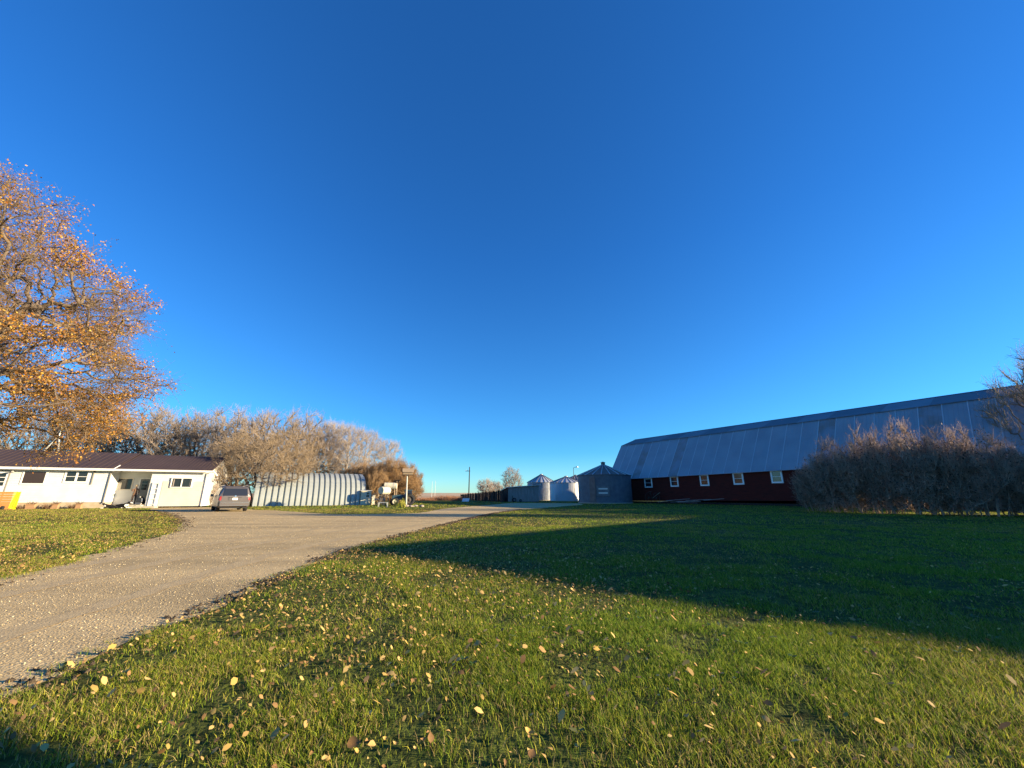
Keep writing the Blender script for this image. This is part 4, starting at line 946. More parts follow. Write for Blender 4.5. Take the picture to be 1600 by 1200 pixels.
# ------------------------------------------------------------------ barn
def barn():
    A_ = (15.904, 64.191); d = (.54308, -.83968)      # front left corner, direction of the long wall towards the right
    fr = Frame(A_, d)                                   # n = (.8397,.5431) points to the back
    t = thing('gambrel_barn', fr.pt(18, 6, 0), 'long dark red barn with a blue grey metal gambrel roof', 'barn')
    Ls = 41.7; Wd = 13.78; slope = .013
    def zo(s, z): return z + slope * (s - 4)
    w = MB(); n = 15; z0 = 0.22
    zt = 3.54
    k = 0; z = z0
    while z < zt - .01:
        z1 = min(z + .19, zt)
        w.hexa([fr.pt(*q) for q in ((0, -.025, z), (Ls, -.025, z + slope * Ls), (Ls, .15, z + slope * Ls), (0, .15, z), (0, -.008, z1), (Ls, -.008, z1 + slope * Ls), (Ls, .15, z1 + slope * Ls), (0, .15, z1))]); z = z1
    part('front_wall', w, M['barn_red'], t)
    w = MB(); fr.box(w, 0, Ls, Wd - .15, Wd, 0, 3.5); part('back_wall', w, M['barn_red'], t)
    w = MB(); fr.box(w, -.05, Ls + .05, -.06, .25, 0, .24); part('foundation', w, M['wood_dark'], t)
    ez = 3.573; kn = (3.39, 9.09); rg = (6.89, 10.39)
    for s, sg in ((0.16, 0), (Ls - .16, 1)):
        prof = [(.16, .2), (.16, ez), (kn[0], kn[1] - .12), (rg[0], rg[1] - .12), (2 * rg[0] - kn[0], kn[1] - .12), (Wd - .16, ez), (Wd - .16, .2)]
        w = MB(); o_ = slope * Ls if sg else 0
        a = [fr.pt(s, b, z) for b, z in prof]; b2 = [fr.pt(s + (-.12 if sg else .12), b, z) for b, z in prof]
        w.add(a + b2, [tuple(range(7)), tuple(range(13, 6, -1))]); part('gable_wall', w, M['barn_red'], t)
    # lower roof panels; each lies between two raised seams
    ep = (-.42, ez - .18)
    npan = 27; ps = (Ls + .8) / npan
    rr = np.random.default_rng(4)
    for i in range(npan):
        s0 = -.4 + i * ps; s1 = s0 + ps - .012
        dz0, dz1 = slope * (s0 - 0), slope * (s1 - 0)
        w = MB(); th = .03
        w.hexa([fr.pt(*q) for q in ((s0, ep[0], ep[1] + dz0 - th), (s1, ep[0], ep[1] + dz1 - th), (s1, kn[0], kn[1] - th), (s0, kn[0], kn[1] - th), (s0, ep[0], ep[1] + dz0), (s1, ep[0], ep[1] + dz1), (s1, kn[0], kn[1]), (s0, kn[0], kn[1]))])
        # pressed ribs
        for q in range(1, 5):
            sm = s0 + ps * q / 5
            w.hexa([fr.pt(*g) for g in ((sm - .02, ep[0], ep[1] + dz0), (sm + .02, ep[0], ep[1] + dz0), (sm + .02, kn[0], kn[1]), (sm - .02, kn[0], kn[1]), (sm - .008, ep[0] - .01, ep[1] + dz0 + .012), (sm + .008, ep[0] - .01, ep[1] + dz0 + .012), (sm + .008, kn[0] - .01, kn[1] + .012), (sm - .008, kn[0] - .01, kn[1] + .012))])
        part('roof_panel', w, M['barn_roof_b'] if rr.random() < .22 else M['barn_roof'], t)
        w = MB()
        w.hexa([fr.pt(*g) for g in ((s0 - .045, ep[0], ep[1] + dz0), (s0 + .035, ep[0], ep[1] + dz0), (s0 + .035, kn[0], kn[1]), (s0 - .045, kn[0], kn[1]), (s0 - .03, ep[0] - .04, ep[1] + dz0 + .03), (s0 + .02, ep[0] - .04, ep[1] + dz0 + .03), (s0 + .02, kn[0] - .04, kn[1] + .03), (s0 - .03, kn[0] - .04, kn[1] + .03))])
        part('roof_seam', w, M['galv_mid'], t)
    i = 0; s = -.4
    while s < Ls + .3:
        ln = rr.uniform(2.4, 4.6); e = min(s + ln, Ls + .4)
        w = MB(); fr.slab(w, s, e - .01, (kn[0] - .12, kn[1] + .02), (rg[0], rg[1]), .03); part('upper_roof_panel', w, M['barn_cap'] if i % 2 else M['barn_cap_b'], t); s = e; i += 1
    w = MB(); fr.slab(w, -.4, Ls + .4, (2 * rg[0] - kn[0], kn[1]), (rg[0], rg[1]), .03); fr.slab(w, -.4, Ls + .4, (Wd + .42, ep[1]), (2 * rg[0] - kn[0], kn[1]), .03); part('back_roof', w, M['barn_roof'], t)
    w = MB(); fr.slab(w, -.42, Ls + .42, (rg[0] - .16, rg[1] - .02), (rg[0], rg[1] + .045), .02); fr.slab(w, -.42, Ls + .42, (rg[0] + .16, rg[1] - .02), (rg[0], rg[1] + .045), .02); part('ridge_cap', w, M['galv_dull'], t)
    # windows
    for (px, yt, yb, hw) in ((1013.5, 747, 762, 6), (1054, 744, 760.5, 6.3), (1101, 741.3, 759.3, 7), (1154, 738, 757.3, 8.3), (1214, 734.5, 755, 9.3)):
        s0, _ = wallhit(px - hw, (yt + yb) / 2, A_, d); s1, _ = wallhit(px + hw, (yt + yb) / 2, A_, d)
        _, za = wallhit(px, yb, A_, d); _, zb = wallhit(px, yt, A_, d)
        o = window(fr, t, (s0, s1, za, min(zb, 3.52 + slope * s0)), 1, .17, b=-.03, proud=.06, hbars=1)
    for s in (28.6, 33.1, 37.6):
        window(fr, t, (s, s + .9, 2.35 + slope * s, 3.45 + slope * s), 1, .16, b=-.03, proud=.06, hbars=1)
    return fr
BF = barn()
# lumber and old machinery leaning along the barn foot
def lumber():
    p = BF.pt(13, -.8, 0); t = thing('lumber_pile', p, 'loose grey planks lying along the foot of the barn', 'lumber')
    r = np.random.default_rng(8)
    for k in range(9):
        s = r.uniform(9, 16); a = r.normal() * .12; L = r.uniform(2, 3.6); z = .12 + .1 * (k % 4) + r.random() * .1; w = MB(); f = BF
        b = -.5 - r.random() * .8; dz = r.normal() * .12 + .1
        w.hexa([f.pt(*q) for q in ((s, b, z), (s + L, b + a, z + dz), (s + L, b + a + .18, z + dz), (s, b + .18, z), (s, b, z + .05), (s + L, b + a, z + dz + .05), (s + L, b + a + .18, z + dz + .05), (s, b + .18, z + .05))])
        part('plank', w, M['wood_grey'], t)
    p = BF.pt(8.2, -1.0, 0); t = thing('hay_rake', p, 'old spoked wheel implement rusting under the first barn window', 'farm implement')
    f = Frame((p[0], p[1]), BF.u)
    for s in (-.55, .75): spoked(t, (p[0] + BF.u[0] * s, p[1] + BF.u[1] * s, .72), .72, BF.u, 'dark_iron')
    w = MB(); w.tube(f.pt(-.6, 0, .72), f.pt(.8, 0, .72), .035); w.tube(f.pt(0, 0, .72), f.pt(.2, -.5, 1.5), .03); w.box(0, 0, 0, 0, 0, 0) if 0 else None; part('axle', w, M['dark_iron'], t)
    w = MB(); q = f.pt(.2, -.5, 1.5); w.lathe([(0, .05), (.18, .08), (.22, .02), (0, 0)], 10, q); part('seat', w, M['dark_iron'], t)
    w = MB(); w.tube(f.pt(.1, 0, .7), f.pt(1.2, .3, 1.45), .04); part('lever', w, M['wood'], t)
def spoked(t, c, r, ax, m, n=12, rim=.025):
    """spoked wheel whose axle runs along plan direction ax"""
    w = MB(); px_ = (-ax[1], ax[0]); K2 = 28
    pts = [(c[0] + px_[0] * r * math.cos(a), c[1] + px_[1] * r * math.cos(a), c[2] + r * math.sin(a)) for a in [2 * math.pi * k / K2 for k in range(K2)]]
    for k in range(K2): w.tube(pts[k], pts[(k + 1) % K2], rim, n=5)
    for k in range(n):
        a = 2 * math.pi * k / n; w.tube(c, (c[0] + px_[0] * r * math.cos(a), c[1] + px_[1] * r * math.cos(a), c[2] + r * math.sin(a)), rim * .5, n=4)
    w.tube((c[0] - ax[0] * .08, c[1] - ax[1] * .08, c[2]), (c[0] + ax[0] * .08, c[1] + ax[1] * .08, c[2]), .07)
    return part('wheel', w, M[m], t)
lumber()

# ------------------------------------------------------------------ grain bins
def grain_bin(cx, cy, r, he, hp, label, wall, roofm, seam, nroof=22, rings=4, cap=True, door_az=None, rust=None):
    t = thing('grain_bin', (cx, cy, 0), label, 'grain bin', 'corrugated grain bins beside the barn')
    # wall rings of corrugated sheet
    for k in range(rings):
        z0 = .05 + (he - .05) * k / rings; z1 = .05 + (he - .05) * (k + 1) / rings; nc = 7
        prof = []
        for j in range(nc * 2 + 1): prof.append((r + (.012 if j % 2 else -.012) + (.004 * (k % 2)), z0 + (z1 - z0) * j / (nc * 2)))
        prof += []
        w = MB(); w.lathe(prof, 48, (cx, cy, 0)); o = part('wall_ring', w, M[wall], t)
    # vertical sheet joints
    w = MB(); rr = np.random.default_rng(int(cx * 10) % 97)
    for k in range(rings):
        z0 = .05 + (he - .05) * k / rings; z1 = .05 + (he - .05) * (k + 1) / rings
        for a in np.arange(0, 2 * math.pi, 2 * math.pi / 8) + k * .4:
            ca, sa = math.cos(a), math.sin(a); tx, ty = -sa, ca
            w.hexa([(cx + ca * (r + q) + tx * e, cy + sa * (r + q) + ty * e, z) for z in (z0, z1) for q, e in ((.0, -.05), (.0, .05), (.022, .05), (.022, -.05))])
    part('sheet_joint', w, M[wall], t)
    w = MB(); w.lathe([(r + .06, 0), (r + .06, .1), (r + .0, .1)], 40, (cx, cy, 0)); part('base_ring', w, M['concrete'], t)
    # roof sheets with raised seams
    R1 = r + .14; zt = hp - .12
    for k in range(nroof):
        a0 = 2 * math.pi * k / nroof; a1 = 2 * math.pi * (k + 1) / nroof
        def P(a, q, z): return (cx + q * math.cos(a), cy + q * math.sin(a), z)
        w = MB(); w.hexa([P(a0, R1, he - .03), P(a1, R1, he - .03), P(a1, .28, zt - .03), P(a0, .28, zt - .03), P(a0, R1, he), P(a1, R1, he), P(a1, .28, zt), P(a0, .28, zt)])
        part('roof_sheet', w, M[(rust if rust and k % 3 else roofm)], t)
        w = MB(); w.tube(P(a0, R1, he + .02), P(a0, .28, zt + .02), .075, .035, 4); part('roof_rib', w, M[seam], t)
    w = MB(); w.lathe([(.32, zt - .05), (.32, zt + .12), (.36, zt + .13), (.0, zt + .22)] if not cap else [(.30, zt - .05), (.30, zt + .35), (.40, zt + .36), (.0, zt + .5)], 14, (cx, cy, 0)); part('roof_cap', w, M[roofm], t)
    if door_az is not None:
        a = door_az; ca, sa = math.cos(a), math.sin(a); tx, ty = -sa, ca
        def D(e, q, z): return (cx + ca * (r + q) + tx * e, cy + sa * (r + q) + ty * e, z)
        w = MB(); w.hexa([D(e, q, z) for z in (.15, he * .92) for e, q in ((-.42, -.05), (-.42, .05), (.42, .05), (.42, -.05))]); part('door', w, M['galv_rust' if rust else 'galv_dull'], t)
    return t
cb = (13.45, 58.75)
tb = grain_bin(cb[0], cb[1], 3.78, 3.83, 5.5, 'largest grain bin, dull with a brown roof, beside the barn end', 'galv_dull', 'galv_rust', 'galv_mid', 20, 4, True, math.radians(-128), 'galv_rust')
# loading hatch on the camera side of the large bin
def hatch():
    a = math.radians(-106); ca, sa = math.cos(a), math.sin(a); tx, ty = -sa, ca; r = 3.78
    def D(e, q, z): return (cb[0] + ca * (r + q) + tx * e, cb[1] + sa * (r + q) + ty * e, z)
    w = MB(); w.hexa([D(e, q, z) for z in (1.0, 2.35) for e, q in ((-.85, -.12), (-.85, .05), (.85, .05), (.85, -.12))]); h = part('hatch', w, M['galv_dull'], tb)
    for z in (1.3, 1.85):
        w = MB(); w.hexa([D(e, q, zz) for zz in (z, z + .17) for e, q in ((-.6, .052), (-.6, .075), (.6, .075), (.6, .052))]); part('hatch_bar', w, M['galv_light'], h)
hatch()
grain_bin(10.25, 76.2, 3.1, 3.29, 4.53, 'nearer of the two small bins, sunlit on its right side', 'galv_light', 'galv_light', 'galv_dull', 22, 3, False)
grain_bin(6.3, 86.0, 3.0, 3.62, 5.38, 'far small bin next to the grey board shed', 'galv', 'galv_light', 'galv_dull', 22, 3, False, math.radians(-125))
# round roof seen beyond the bins
p = atY(893, 748, 101); grain_bin(p[0] + 1.0, 101, 3.6, 4.4, 5.9, 'grey bin roof peeking out behind the sunlit bin', 'galv_dull', 'galv_dull', 'galv', 20, 3, False)
p = atY(896, 731, 88); t = thing('yard_lamp', (p[0], 88, 0), 'thin pole with a white yard lamp above the bins', 'lamp post')
w = MB(); w.tube((p[0], 88, 0), (p[0], 88, p[2]), .07, .05); w.tube((p[0], 88, p[2]), (p[0] + .7, 88, p[2] + .25), .04); part('pole', w, M['dark_iron'], t)
w = MB(); w.lathe([(0, .18), (.22, .1), (.3, -.12), (0, -.16)], 12, (p[0] + .8, 88, p[2] + .2)); part('lamp_head', w, M['plate'], t)

# ------------------------------------------------------------------ grey shed and dark windbreak
def grey_shed():
    P0 = G(794, 784.3); P1 = (P0[0] + 5.2, P0[1] + 1.0); L = math.hypot(5.2, 1.0); fr = Frame(P0, (5.2 / L, 1.0 / L))
    t = thing('board_shed', fr.pt(2.5, 3, 0), 'low grey shed of vertical boards left of the bins', 'shed')
    zl = hgt(794, 762, *P0); zr = zl + .45
    r = np.random.default_rng(3); s = 0
    while s < L:
        w_ = r.uniform(.2, .32); e = min(s + w_, L); z = zl + (zr - zl) * s / L - .02; w = MB(); b = r.random() * .02
        fr.box(w, s, e - .02, b, b + .05, .05, z); part('board', w, M['wood_grey'], t); s = e
    w = MB(); fr.box(w, .05, L, .08, .12, 0, zl - .05); part('inner_wall', w, M['wood_dark'], t)
    w = MB(); fr.box(w, -.06, .0, .06, 6, 0, zl - .06); part('side_wall', w, M['wood_dark'], t)
    w = MB(); w.hexa([fr.pt(*q) for q in ((-.3, -.3, zl), (L + .3, -.3, zr), (L + .3, 6, zr - .4), (-.3, 6, zl - .4), (-.3, -.3, zl + .09), (L + .3, -.3, zr + .09), (L + .3, 6, zr - .31), (-.3, 6, zl - .31))]); part('roof', w, M['galv_light'], t)
grey_shed()
def windbreak():
    P0 = np.array(G(787, 784.6)); P1 = np.array((-13.2, 104.0)); L = np.linalg.norm(P1 - P0); u = (P1 - P0) / L; fr = Frame(tuple(P0), tuple(u))
    t = thing('windbreak_fence', (P0[0], P0[1], 0), 'long dark board windbreak running away left of the grey shed', 'fence')
    h0 = hgt(785, 766.5, *P0); h1 = 1.1
    me_w = MB(); Frame((0, 0), tuple(u)).box(me_w, 0, .26, -.02, .02, 0, 1); me = me_w.mesh('board', M['wood_dark']); r = np.random.default_rng(6)
    n = int(L / .3)
    for i in range(n):
        s = i * .3; h = h0 + (h1 - h0) * s / L; o = link('board', me, t); q = fr.pt(s, r.normal() * .02, 0); o.location = (q[0] - P0[0], q[1] - P0[1], 0); o.scale = (1, 1, h * (1 + r.normal() * .03))
    w = MB()
    for s in np.arange(0, L, 3.0): q = fr.pt(s, .1, 0); w.tube(q, (q[0], q[1], h0 + (h1 - h0) * s / L + .15), .09, n=6)
    part('post', w, M['wood_dark'], t)
windbreak()
def sign_board():
    X, Y = G(727, 783.8); t = thing('panel_sheet', (X, Y, 0), 'pale blue white sheet leaning on the far end of the windbreak', 'panel')
    w = MB(); w.hexa([(X - .6, Y, 0), (X + .6, Y, 0), (X + .6, Y + .03, 0), (X - .6, Y + .03, 0), (X - .5, Y + .3, .55), (X + .7, Y + .3, .55), (X + .7, Y + .33, .55), (X - .5, Y + .33, .55)]); part('sheet', w, M['plate'], t)
sign_board()
def garden_tractor(px, py, label, rz):
    X, Y = G(px, py); t = thing('garden_tractor', (X, Y, 0), label, 'garden tractor', 'small dark machines against the grey shed', rz)
    for x, rr, wd in ((-.5, .33, .22), (.6, .22, .16)):
        for s in (.38, -.38): wheel_parts(t, (x, s, rr), rr, wd, rim='galv_dull')
    w = MB(); w.hexa([(.05, -.25, .3), (.85, -.22, .3), (.85, .22, .3), (.05, .25, .3), (.05, -.25, .85), (.8, -.2, .72), (.8, .2, .72), (.05, .25, .85)]); link('hood', w.mesh('hood', M['dark_iron']), t)
    w = MB(); w.box(-.75, -.2, -.3, .3, .38, .55); w.box(-.72, -.3, -.24, .24, .55, .66); w.box(-.8, -.7, -.24, .24, .6, 1.0); link('seat', w.mesh('seat', M['black_plastic']), t)
    w = MB(); w.tube((.05, 0, .8), (-.12, 0, 1.05), .02); w.lathe([(.15, 0), (.17, .02), (.15, .03)], 12, (-.12, 0, 1.05)); link('steering_wheel', w.mesh('steering_wheel', M['black_plastic']), t)
garden_tractor(807, 784.2, 'dark garden tractor parked against the middle of the grey shed', .3)
garden_tractor(821, 784.0, 'dark garden tractor beside the far small bin', 2.0)

# ------------------------------------------------------------------ poles
def far_pole(px, top, Y, label, arm=True, r=.14, m='wood'):
    rr = ray(px, 772.5); X = rr[0] / rr[1] * Y; z = hgt(px, top, X, Y)
    t = thing('utility_pole', (X, Y, 0), label, 'utility pole')
    w = MB(); w.tube((X, Y, 0), (X, Y, z), r, r * .7); part('pole', w, M[m], t)
    if arm:
        w = MB(); w.box(X - 1.1, X + .2, Y - .06, Y + .06, z * .86, z * .86 + .14); part('cross_arm', w, M[m], t)
        w = MB()
        for q in (-1.0, -.5): w.tube((X + q, Y, z * .86 + .14), (X + q, Y, z * .86 + .4), .05)
        part('insulator', w, M['plate'], t)
far_pole(732.5, 729.5, 110, 'dark utility pole standing above the left end of the windbreak', True, .16, 'wood_dark')
far_pole(674.5, 752, 190, 'thin pale pole in the stubble field, left of the pair', False, .09, 'steel_white')
far_pole(679.5, 751, 190, 'thin pale pole in the stubble field, right of the pair', False, .09, 'steel_white')
# low bushes at the field edge
def brush(px, Y, w_, h, label, m, n=420):
    rr = ray(px, 772.5); X = rr[0] / rr[1] * Y; mb = MB(); r = np.random.default_rng(int(px))
    for _ in range(n):
        x = X + r.uniform(-w_, w_); y = Y + r.uniform(-1, 1); k = 1 - ((x - X) / w_) ** 2
        mb.tube((x, y, 0), (x + r.normal() * .3, y + r.normal() * .2, h * (.3 + .7 * r.random()) * (.4 + .6 * k)), .035, .012, 3)
    o = link('field_brush', mb.mesh('field_brush', M[m], False, (X, Y, 0))); o.location = (X, Y, 0); tag(o, label, 'bush')
M['brush_red'] = mat('brush_red', (0.24, 0.11, 0.06), 0.95, col2=(0.33, 0.17, 0.09), scale=.8)
brush(697, 84, 4.5, 1.15, 'reddish brown brush on the field edge left of the windbreak', 'brush_red', 700)
brush(714, 88, 3.2, .9, 'low tan brush touching the far end of the windbreak', 'twig_orange', 400)
brush(655, 80, 3.4, .75, 'rusty brush on the field edge right of the tractor', 'brush_red', 420)

# ------------------------------------------------------------------ yard objects on the grass island
def shack():
    X, Y = G(571, 789.2); u = np.array((.93, .37)); u /= np.linalg.norm(u); fr = Frame((X - .65, Y), tuple(u))
    t = thing('booth', (X, Y, 0), 'small cream booth with one dark window beside the arched hut', 'booth')
    w = MB(); fr.box(w, 0, 1.15, 0, 1.1, 0, 1.62); part('wall', w, M['cream'], t)
    w = MB(); fr.slab(w, -.08, 1.25, (-.1, 1.64), (1.2, 1.72), .02); part('roof', w, M['white_trim'], t)
    o = window(fr, t, (.55, 1.0, .85, 1.48), 1, .05, proud=.03, hbars=1)
    w = MB(); fr.box(w, 1.3, 1.65, .5, .9, 0, 1.15); o = thing('white_barrel', fr.pt(1.5, .7, 0), 'pale narrow cabinet standing right of the cream booth', 'cabinet'); o.name = 'cabinet'; part('case', w, M['cream'], o)
    w = MB(); fr.box(w, 1.32, 1.63, .48, .498, .6, 1.1); part('door', w, M['steel_white'], o)
shack()
def fuel_tank(c, ax, r, ln, legs, label, yaw):
    """horizontal drum on a four-legged stand; local X is the drum axis"""
    t = thing('fuel_tank', (c[0], c[1], 0), label, 'fuel tank', 'cream fuel tanks on stands', yaw); z = c[2]
    w = MB(); w.lathe([(0, -ln / 2 - .05), (r * .6, -ln / 2 - .03), (r * .95, -ln / 2), (r, -ln / 2 + .04), (r, ln / 2 - .04), (r * .95, ln / 2), (r * .6, ln / 2 + .03), (0, ln / 2 + .05)], 22, (0, 0, z), 'X'); link('tank', w.mesh('tank', M['cream'], False), t)
    for s in (-1, 1):
        w = MB(); w.lathe([(r + .015, s * ln * .25 - .03), (r + .015, s * ln * .25 + .03)], 22, (0, 0, z), 'X'); link('band', w.mesh('band', M['steel_white']), t)
        for q in (-1, 1):
            w = MB(); w.tube((s * ln * .32, q * r * .6, z - r * .75), (s * (ln * .32 + .12), q * (r * .75), 0), .045); link('leg', w.mesh('leg', M['wood']), t)
    w = MB()
    for q in (-1, 1): w.tube((-ln * .36, q * r * .68, z * .45), (ln * .36, q * r * .62, z * .75), .025)
    w.tube((ln * .4, -r * .7, z * .3), (ln * .4, r * .7, z * .3), .025); link('brace', w.mesh('brace', M['wood']), t)
    w = MB(); w.lathe([(.05, r), (.05, r + .1), (0, r + .1)], 8, (0, 0, z)); w.tube((ln / 2 + .05, 0, z - r * .6), (ln / 2 + .12, 0, z - r - .2), .02); link('filler_cap', w.mesh('filler_cap', M['dark_iron']), t)
X, Y = G(599, 789.3); fuel_tank((X, Y, hgt(598, 766.5, X, Y)), None, .43, 1.3, 1.4, 'lower cream fuel tank showing its round end to the yard', math.radians(68))
X, Y = G(608, 788.6); fuel_tank((X, Y, hgt(606, 759.5, X, Y)), None, .42, 1.5, 1.6, 'upper cream fuel tank on tall legs behind the lower one', math.radians(12))
X, Y = G(617.5, 788.6); z = hgt(617.5, 752, X, Y); t = thing('timber_post', (X, Y, 0), 'thick brown post with a dark crooked top right of the tanks', 'post')
w = MB(); w.tube((X, Y, 0), (X, Y, z), .13, .11, 8); part('shaft', w, M['wood'], t)
w = MB(); w.hexa([(X - .45, Y - .08, z - .05), (X + .1, Y - .08, z - .25), (X + .1, Y + .08, z - .25), (X - .45, Y + .08, z - .05), (X - .4, Y - .08, z + .1), (X + .45, Y - .08, z + .22), (X + .45, Y + .08, z + .22), (X - .4, Y + .08, z + .1)]); part('crosspiece', w, M['wood_dark'], t)
# birdhouse on a tall pole
X, Y = G(634.5, 791.5); z = hgt(631.5, 741.5, X, Y); t = thing('birdhouse', (X, Y, 0), 'long wooden birdhouse on a tall pale pole', 'birdhouse')
w = MB(); w.tube((X, Y, 0), (X - .12, Y, z), .075, .06, 8); part('pole', w, M['steel_white'], t)
w = MB(); fr_ = Frame((X - .55, Y - .1), (.94, .34)); hh = .56
prof = [(-.26, 0), (.26, 0), (.30, .28), (.0, .58), (-.30, .28)]
a = [fr_.pt(.0, b, z + q) for b, q in prof]; b_ = [fr_.pt(1.0, b, z + q) for b, q in prof]
w.add(a + b_, [(4, 3, 2, 1, 0), (5, 6, 7, 8, 9)] + [(i, (i + 1) % 5, 5 + (i + 1) % 5, 5 + i) for i in range(5)]); part('box', w, M['wood'], t)
w = MB(); w.add([fr_.pt(-.012, b * .8, z + .04 + q * .85) for b, q in prof] + [fr_.pt(-.002, b * .8, z + .04 + q * .85) for b, q in prof], [(4, 3, 2, 1, 0)] + [(i, (i + 1) % 5, 5 + (i + 1) % 5, 5 + i) for i in range(5)]); part('shaded_end_plate', w, M['wood_dark'], t)  # dark plate on the closed end stands in for a shaded opening
w = MB(); fr_.slab(w, -.08, 1.08, (-.38, z + .26), (0, z + .64), .03); fr_.slab(w, -.08, 1.08, (.38, z + .26), (0, z + .64), .03); part('roof', w, M['wood'], t)
w = MB(); fr_.box(w, -.1, 1.1, -.3, .3, z - .05, z - .003); part('base_board', w, M['wood_dark'], t)
# old tractor
def tractor():
    X, Y = G(629, 789.6); t = thing('old_tractor', (X, Y, 0), 'old dark teal tractor with cream wheel rims behind the birdhouse pole', 'tractor', rz=math.radians(203))
    wheel_parts(t, (-.6, .72, .62), .62, .34, rim='dark_iron', lug=True); wheel_parts(t, (-.6, -.72, .62), .62, .34, rim='dark_iron', lug=True)
    wheel_parts(t, (.95, .6, .42), .42, .2, rim='cream'); wheel_parts(t, (.95, -.6, .42), .42, .2, rim='cream')
    w = MB(); w.hexa([(.0, -.28, .6), (1.25, -.24, .6), (1.25, .24, .6), (.0, .28, .6), (.0, -.28, 1.2), (1.2, -.22, 1.1), (1.2, .22, 1.1), (.0, .28, 1.2)]); link('hood', w.mesh('hood', M['tractor_paint']), t)
    w = MB(); w.box(-.95, .0, -.5, .5, .55, .8); w.hexa([(-1.0, -.55, .8), (-.05, -.52, .8), (-.05, .52, .8), (-1.0, .55, .8), (-.92, -.5, 1.25), (-.1, -.48, 1.25), (-.1, .48, 1.25), (-.92, .5, 1.25)]); link('cab_body', w.mesh('cab_body', M['tractor_paint']), t)
    w = MB(); w.hexa([(-.92, -.5, 1.25), (-.1, -.48, 1.25), (-.1, .48, 1.25), (-.92, .5, 1.25), (-.86, -.45, 1.62), (-.18, -.44, 1.62), (-.18, .44, 1.62), (-.86, .45, 1.62)]); link('cab_glass', w.mesh('cab_glass', M['glass']), t)
    w = MB(); w.box(-.95, -.08, -.54, .54, 1.62, 1.72); link('cab_roof', w.mesh('cab_roof', M['tractor_paint']), t)
    for s in (1, -1):
        w = MB(); prof = [(.70, -.02), (.70, .36)]
        w.lathe([(.70, s * .55), (.70, s * .9)], 10, (-.6, 0, .62), 'Y', a0=.2, a1=math.pi - .1); link('fender', w.mesh('fender', M['tractor_paint']), t)
    w = MB(); w.tube((.8, .1, 1.1), (.8, .1, 1.6), .03); link('exhaust', w.mesh('exhaust', M['dark_iron']), t)
    w = MB(); w.box(.5, 1.15, -.55, .55, .38, .48); link('front_axle', w.mesh('front_axle', M['dark_iron']), t)
tractor()
# antique rake with thin wheels left of the tanks
def rake():
    X, Y = G(592, 789.2); t = thing('hay_rake', (X, Y, 0), 'antique hay rake with thin bleached wheels below the fuel tanks', 'hay rake')
    ax = (.9, -.43)
    spoked(t, (X - .55, Y + .2, .68), .66, ax, 'pale_iron', 10, .022); spoked(t, (X + .65, Y - .35, .68), .66, ax, 'pale_iron', 10, .022)
    w = MB(); w.tube((X - .55, Y + .2, .68), (X + .65, Y - .35, .68), .03); w.tube((X, Y, .7), (X + .3, Y + .5, 1.25), .025); w.tube((X, Y, .7), (X - .9, Y - 1.0, .35), .035); part('frame', w, M['pale_iron'], t)
    for k in range(9):
        f = k / 8; x = X - .5 + 1.1 * f; y = Y + .18 - .5 * f; w = MB(); pr = None
        for a in np.linspace(1.7, -1.2, 7):
            q = (x + .35 * math.cos(a) * .43 + .1, y + .35 * math.cos(a) + .1, .38 + .36 * math.sin(a))
            if pr: w.tube(pr, q, .012, n=4)
            pr = q
        part('tine', w, M['pale_iron'], t)
rake()
X, Y = G(597, 792.5); t = thing('low_bench', (X, Y, 0), 'low white pipe bench on the grass below the fuel tanks', 'bench')
w = MB(); w.tube((X - .4, Y, .42), (X + .4, Y + .1, .42), .03); w.tube((X - .4, Y + .3, .42), (X + .4, Y + .4, .42), .03); w.tube((X - .4, Y, .42), (X - .4, Y + .3, .42), .03); part('seat', w, M['steel_white'], t)
w = MB()
for x, y in ((-.4, 0), (.4, .1), (-.4, .3), (.4, .4)): w.tube((X + x, Y + y, .42), (X + x, Y + y, 0), .025)
part('leg', w, M['steel_white'], t)
# rocks round the pole
r = np.random.default_rng(12)
rocklabels = ['tan rock touching the foot of the birdhouse pole', 'rounded rock right of the birdhouse pole foot', 'flat pale rock before the cream tractor wheel', 'low rock in the middle of the rock row', 'brown rock right of the tractor wheel', 'small rock near the right end of the rock row', 'pale rock at the far right end of the rock row']
for i in range(7):
    X, Y = G(631 + i * 3.6 + (6 if i == 6 else 0), 792.2 - .25 * (i % 3)); s = r.uniform(.16, .3)
    mb = MB(); import_dirs = []
    bm_pts = []
    rings = [(0, -.5), (.75, -.35), (1, .05), (.7, .55), (0, .8)]
    mb.lathe(rings, 9, (0, 0, 0)); mb.v = [(x * s * (1 + r.normal() * .12), y * s * .8 * (1 + r.normal() * .12), z * s * .7 * (1 + r.normal() * .08)) for x, y, z in mb.v]
    o = link('rock', mb.mesh('rock', M['stone'], True)); o.location = (X, Y, s * .28); tag(o, rocklabels[i], 'rock', 'rocks around the birdhouse pole')
def weed(px, py, h, n, label, m):
    X, Y = G(px, py); mb = MB()
    for _ in range(n):
        a = r.uniform(0, 6.28); e = r.random() * .3; mb.tube((X + .1 * math.cos(a), Y + .1 * math.sin(a), 0), (X + e * math.cos(a), Y + e * math.sin(a), h * (.4 + .6 * r.random())), .014, .004, 3)
    o = link('weed_tuft', mb.mesh('weed_tuft', M[m], False, (X, Y, 0))); o.location = (X, Y, 0); tag(o, label, 'plant')
M['weed'] = mat('weed_yellow', (0.34, 0.33, 0.06), 0.9); M['weed_dark'] = mat('weed_dark', (0.07, 0.09, 0.03), 0.9)
weed(627.5, 792.5, .9, 70, 'yellow green tuft left of the birdhouse pole foot', 'weed'); weed(631, 793, .7, 50, 'short yellow tuft in front of the birdhouse pole', 'weed')
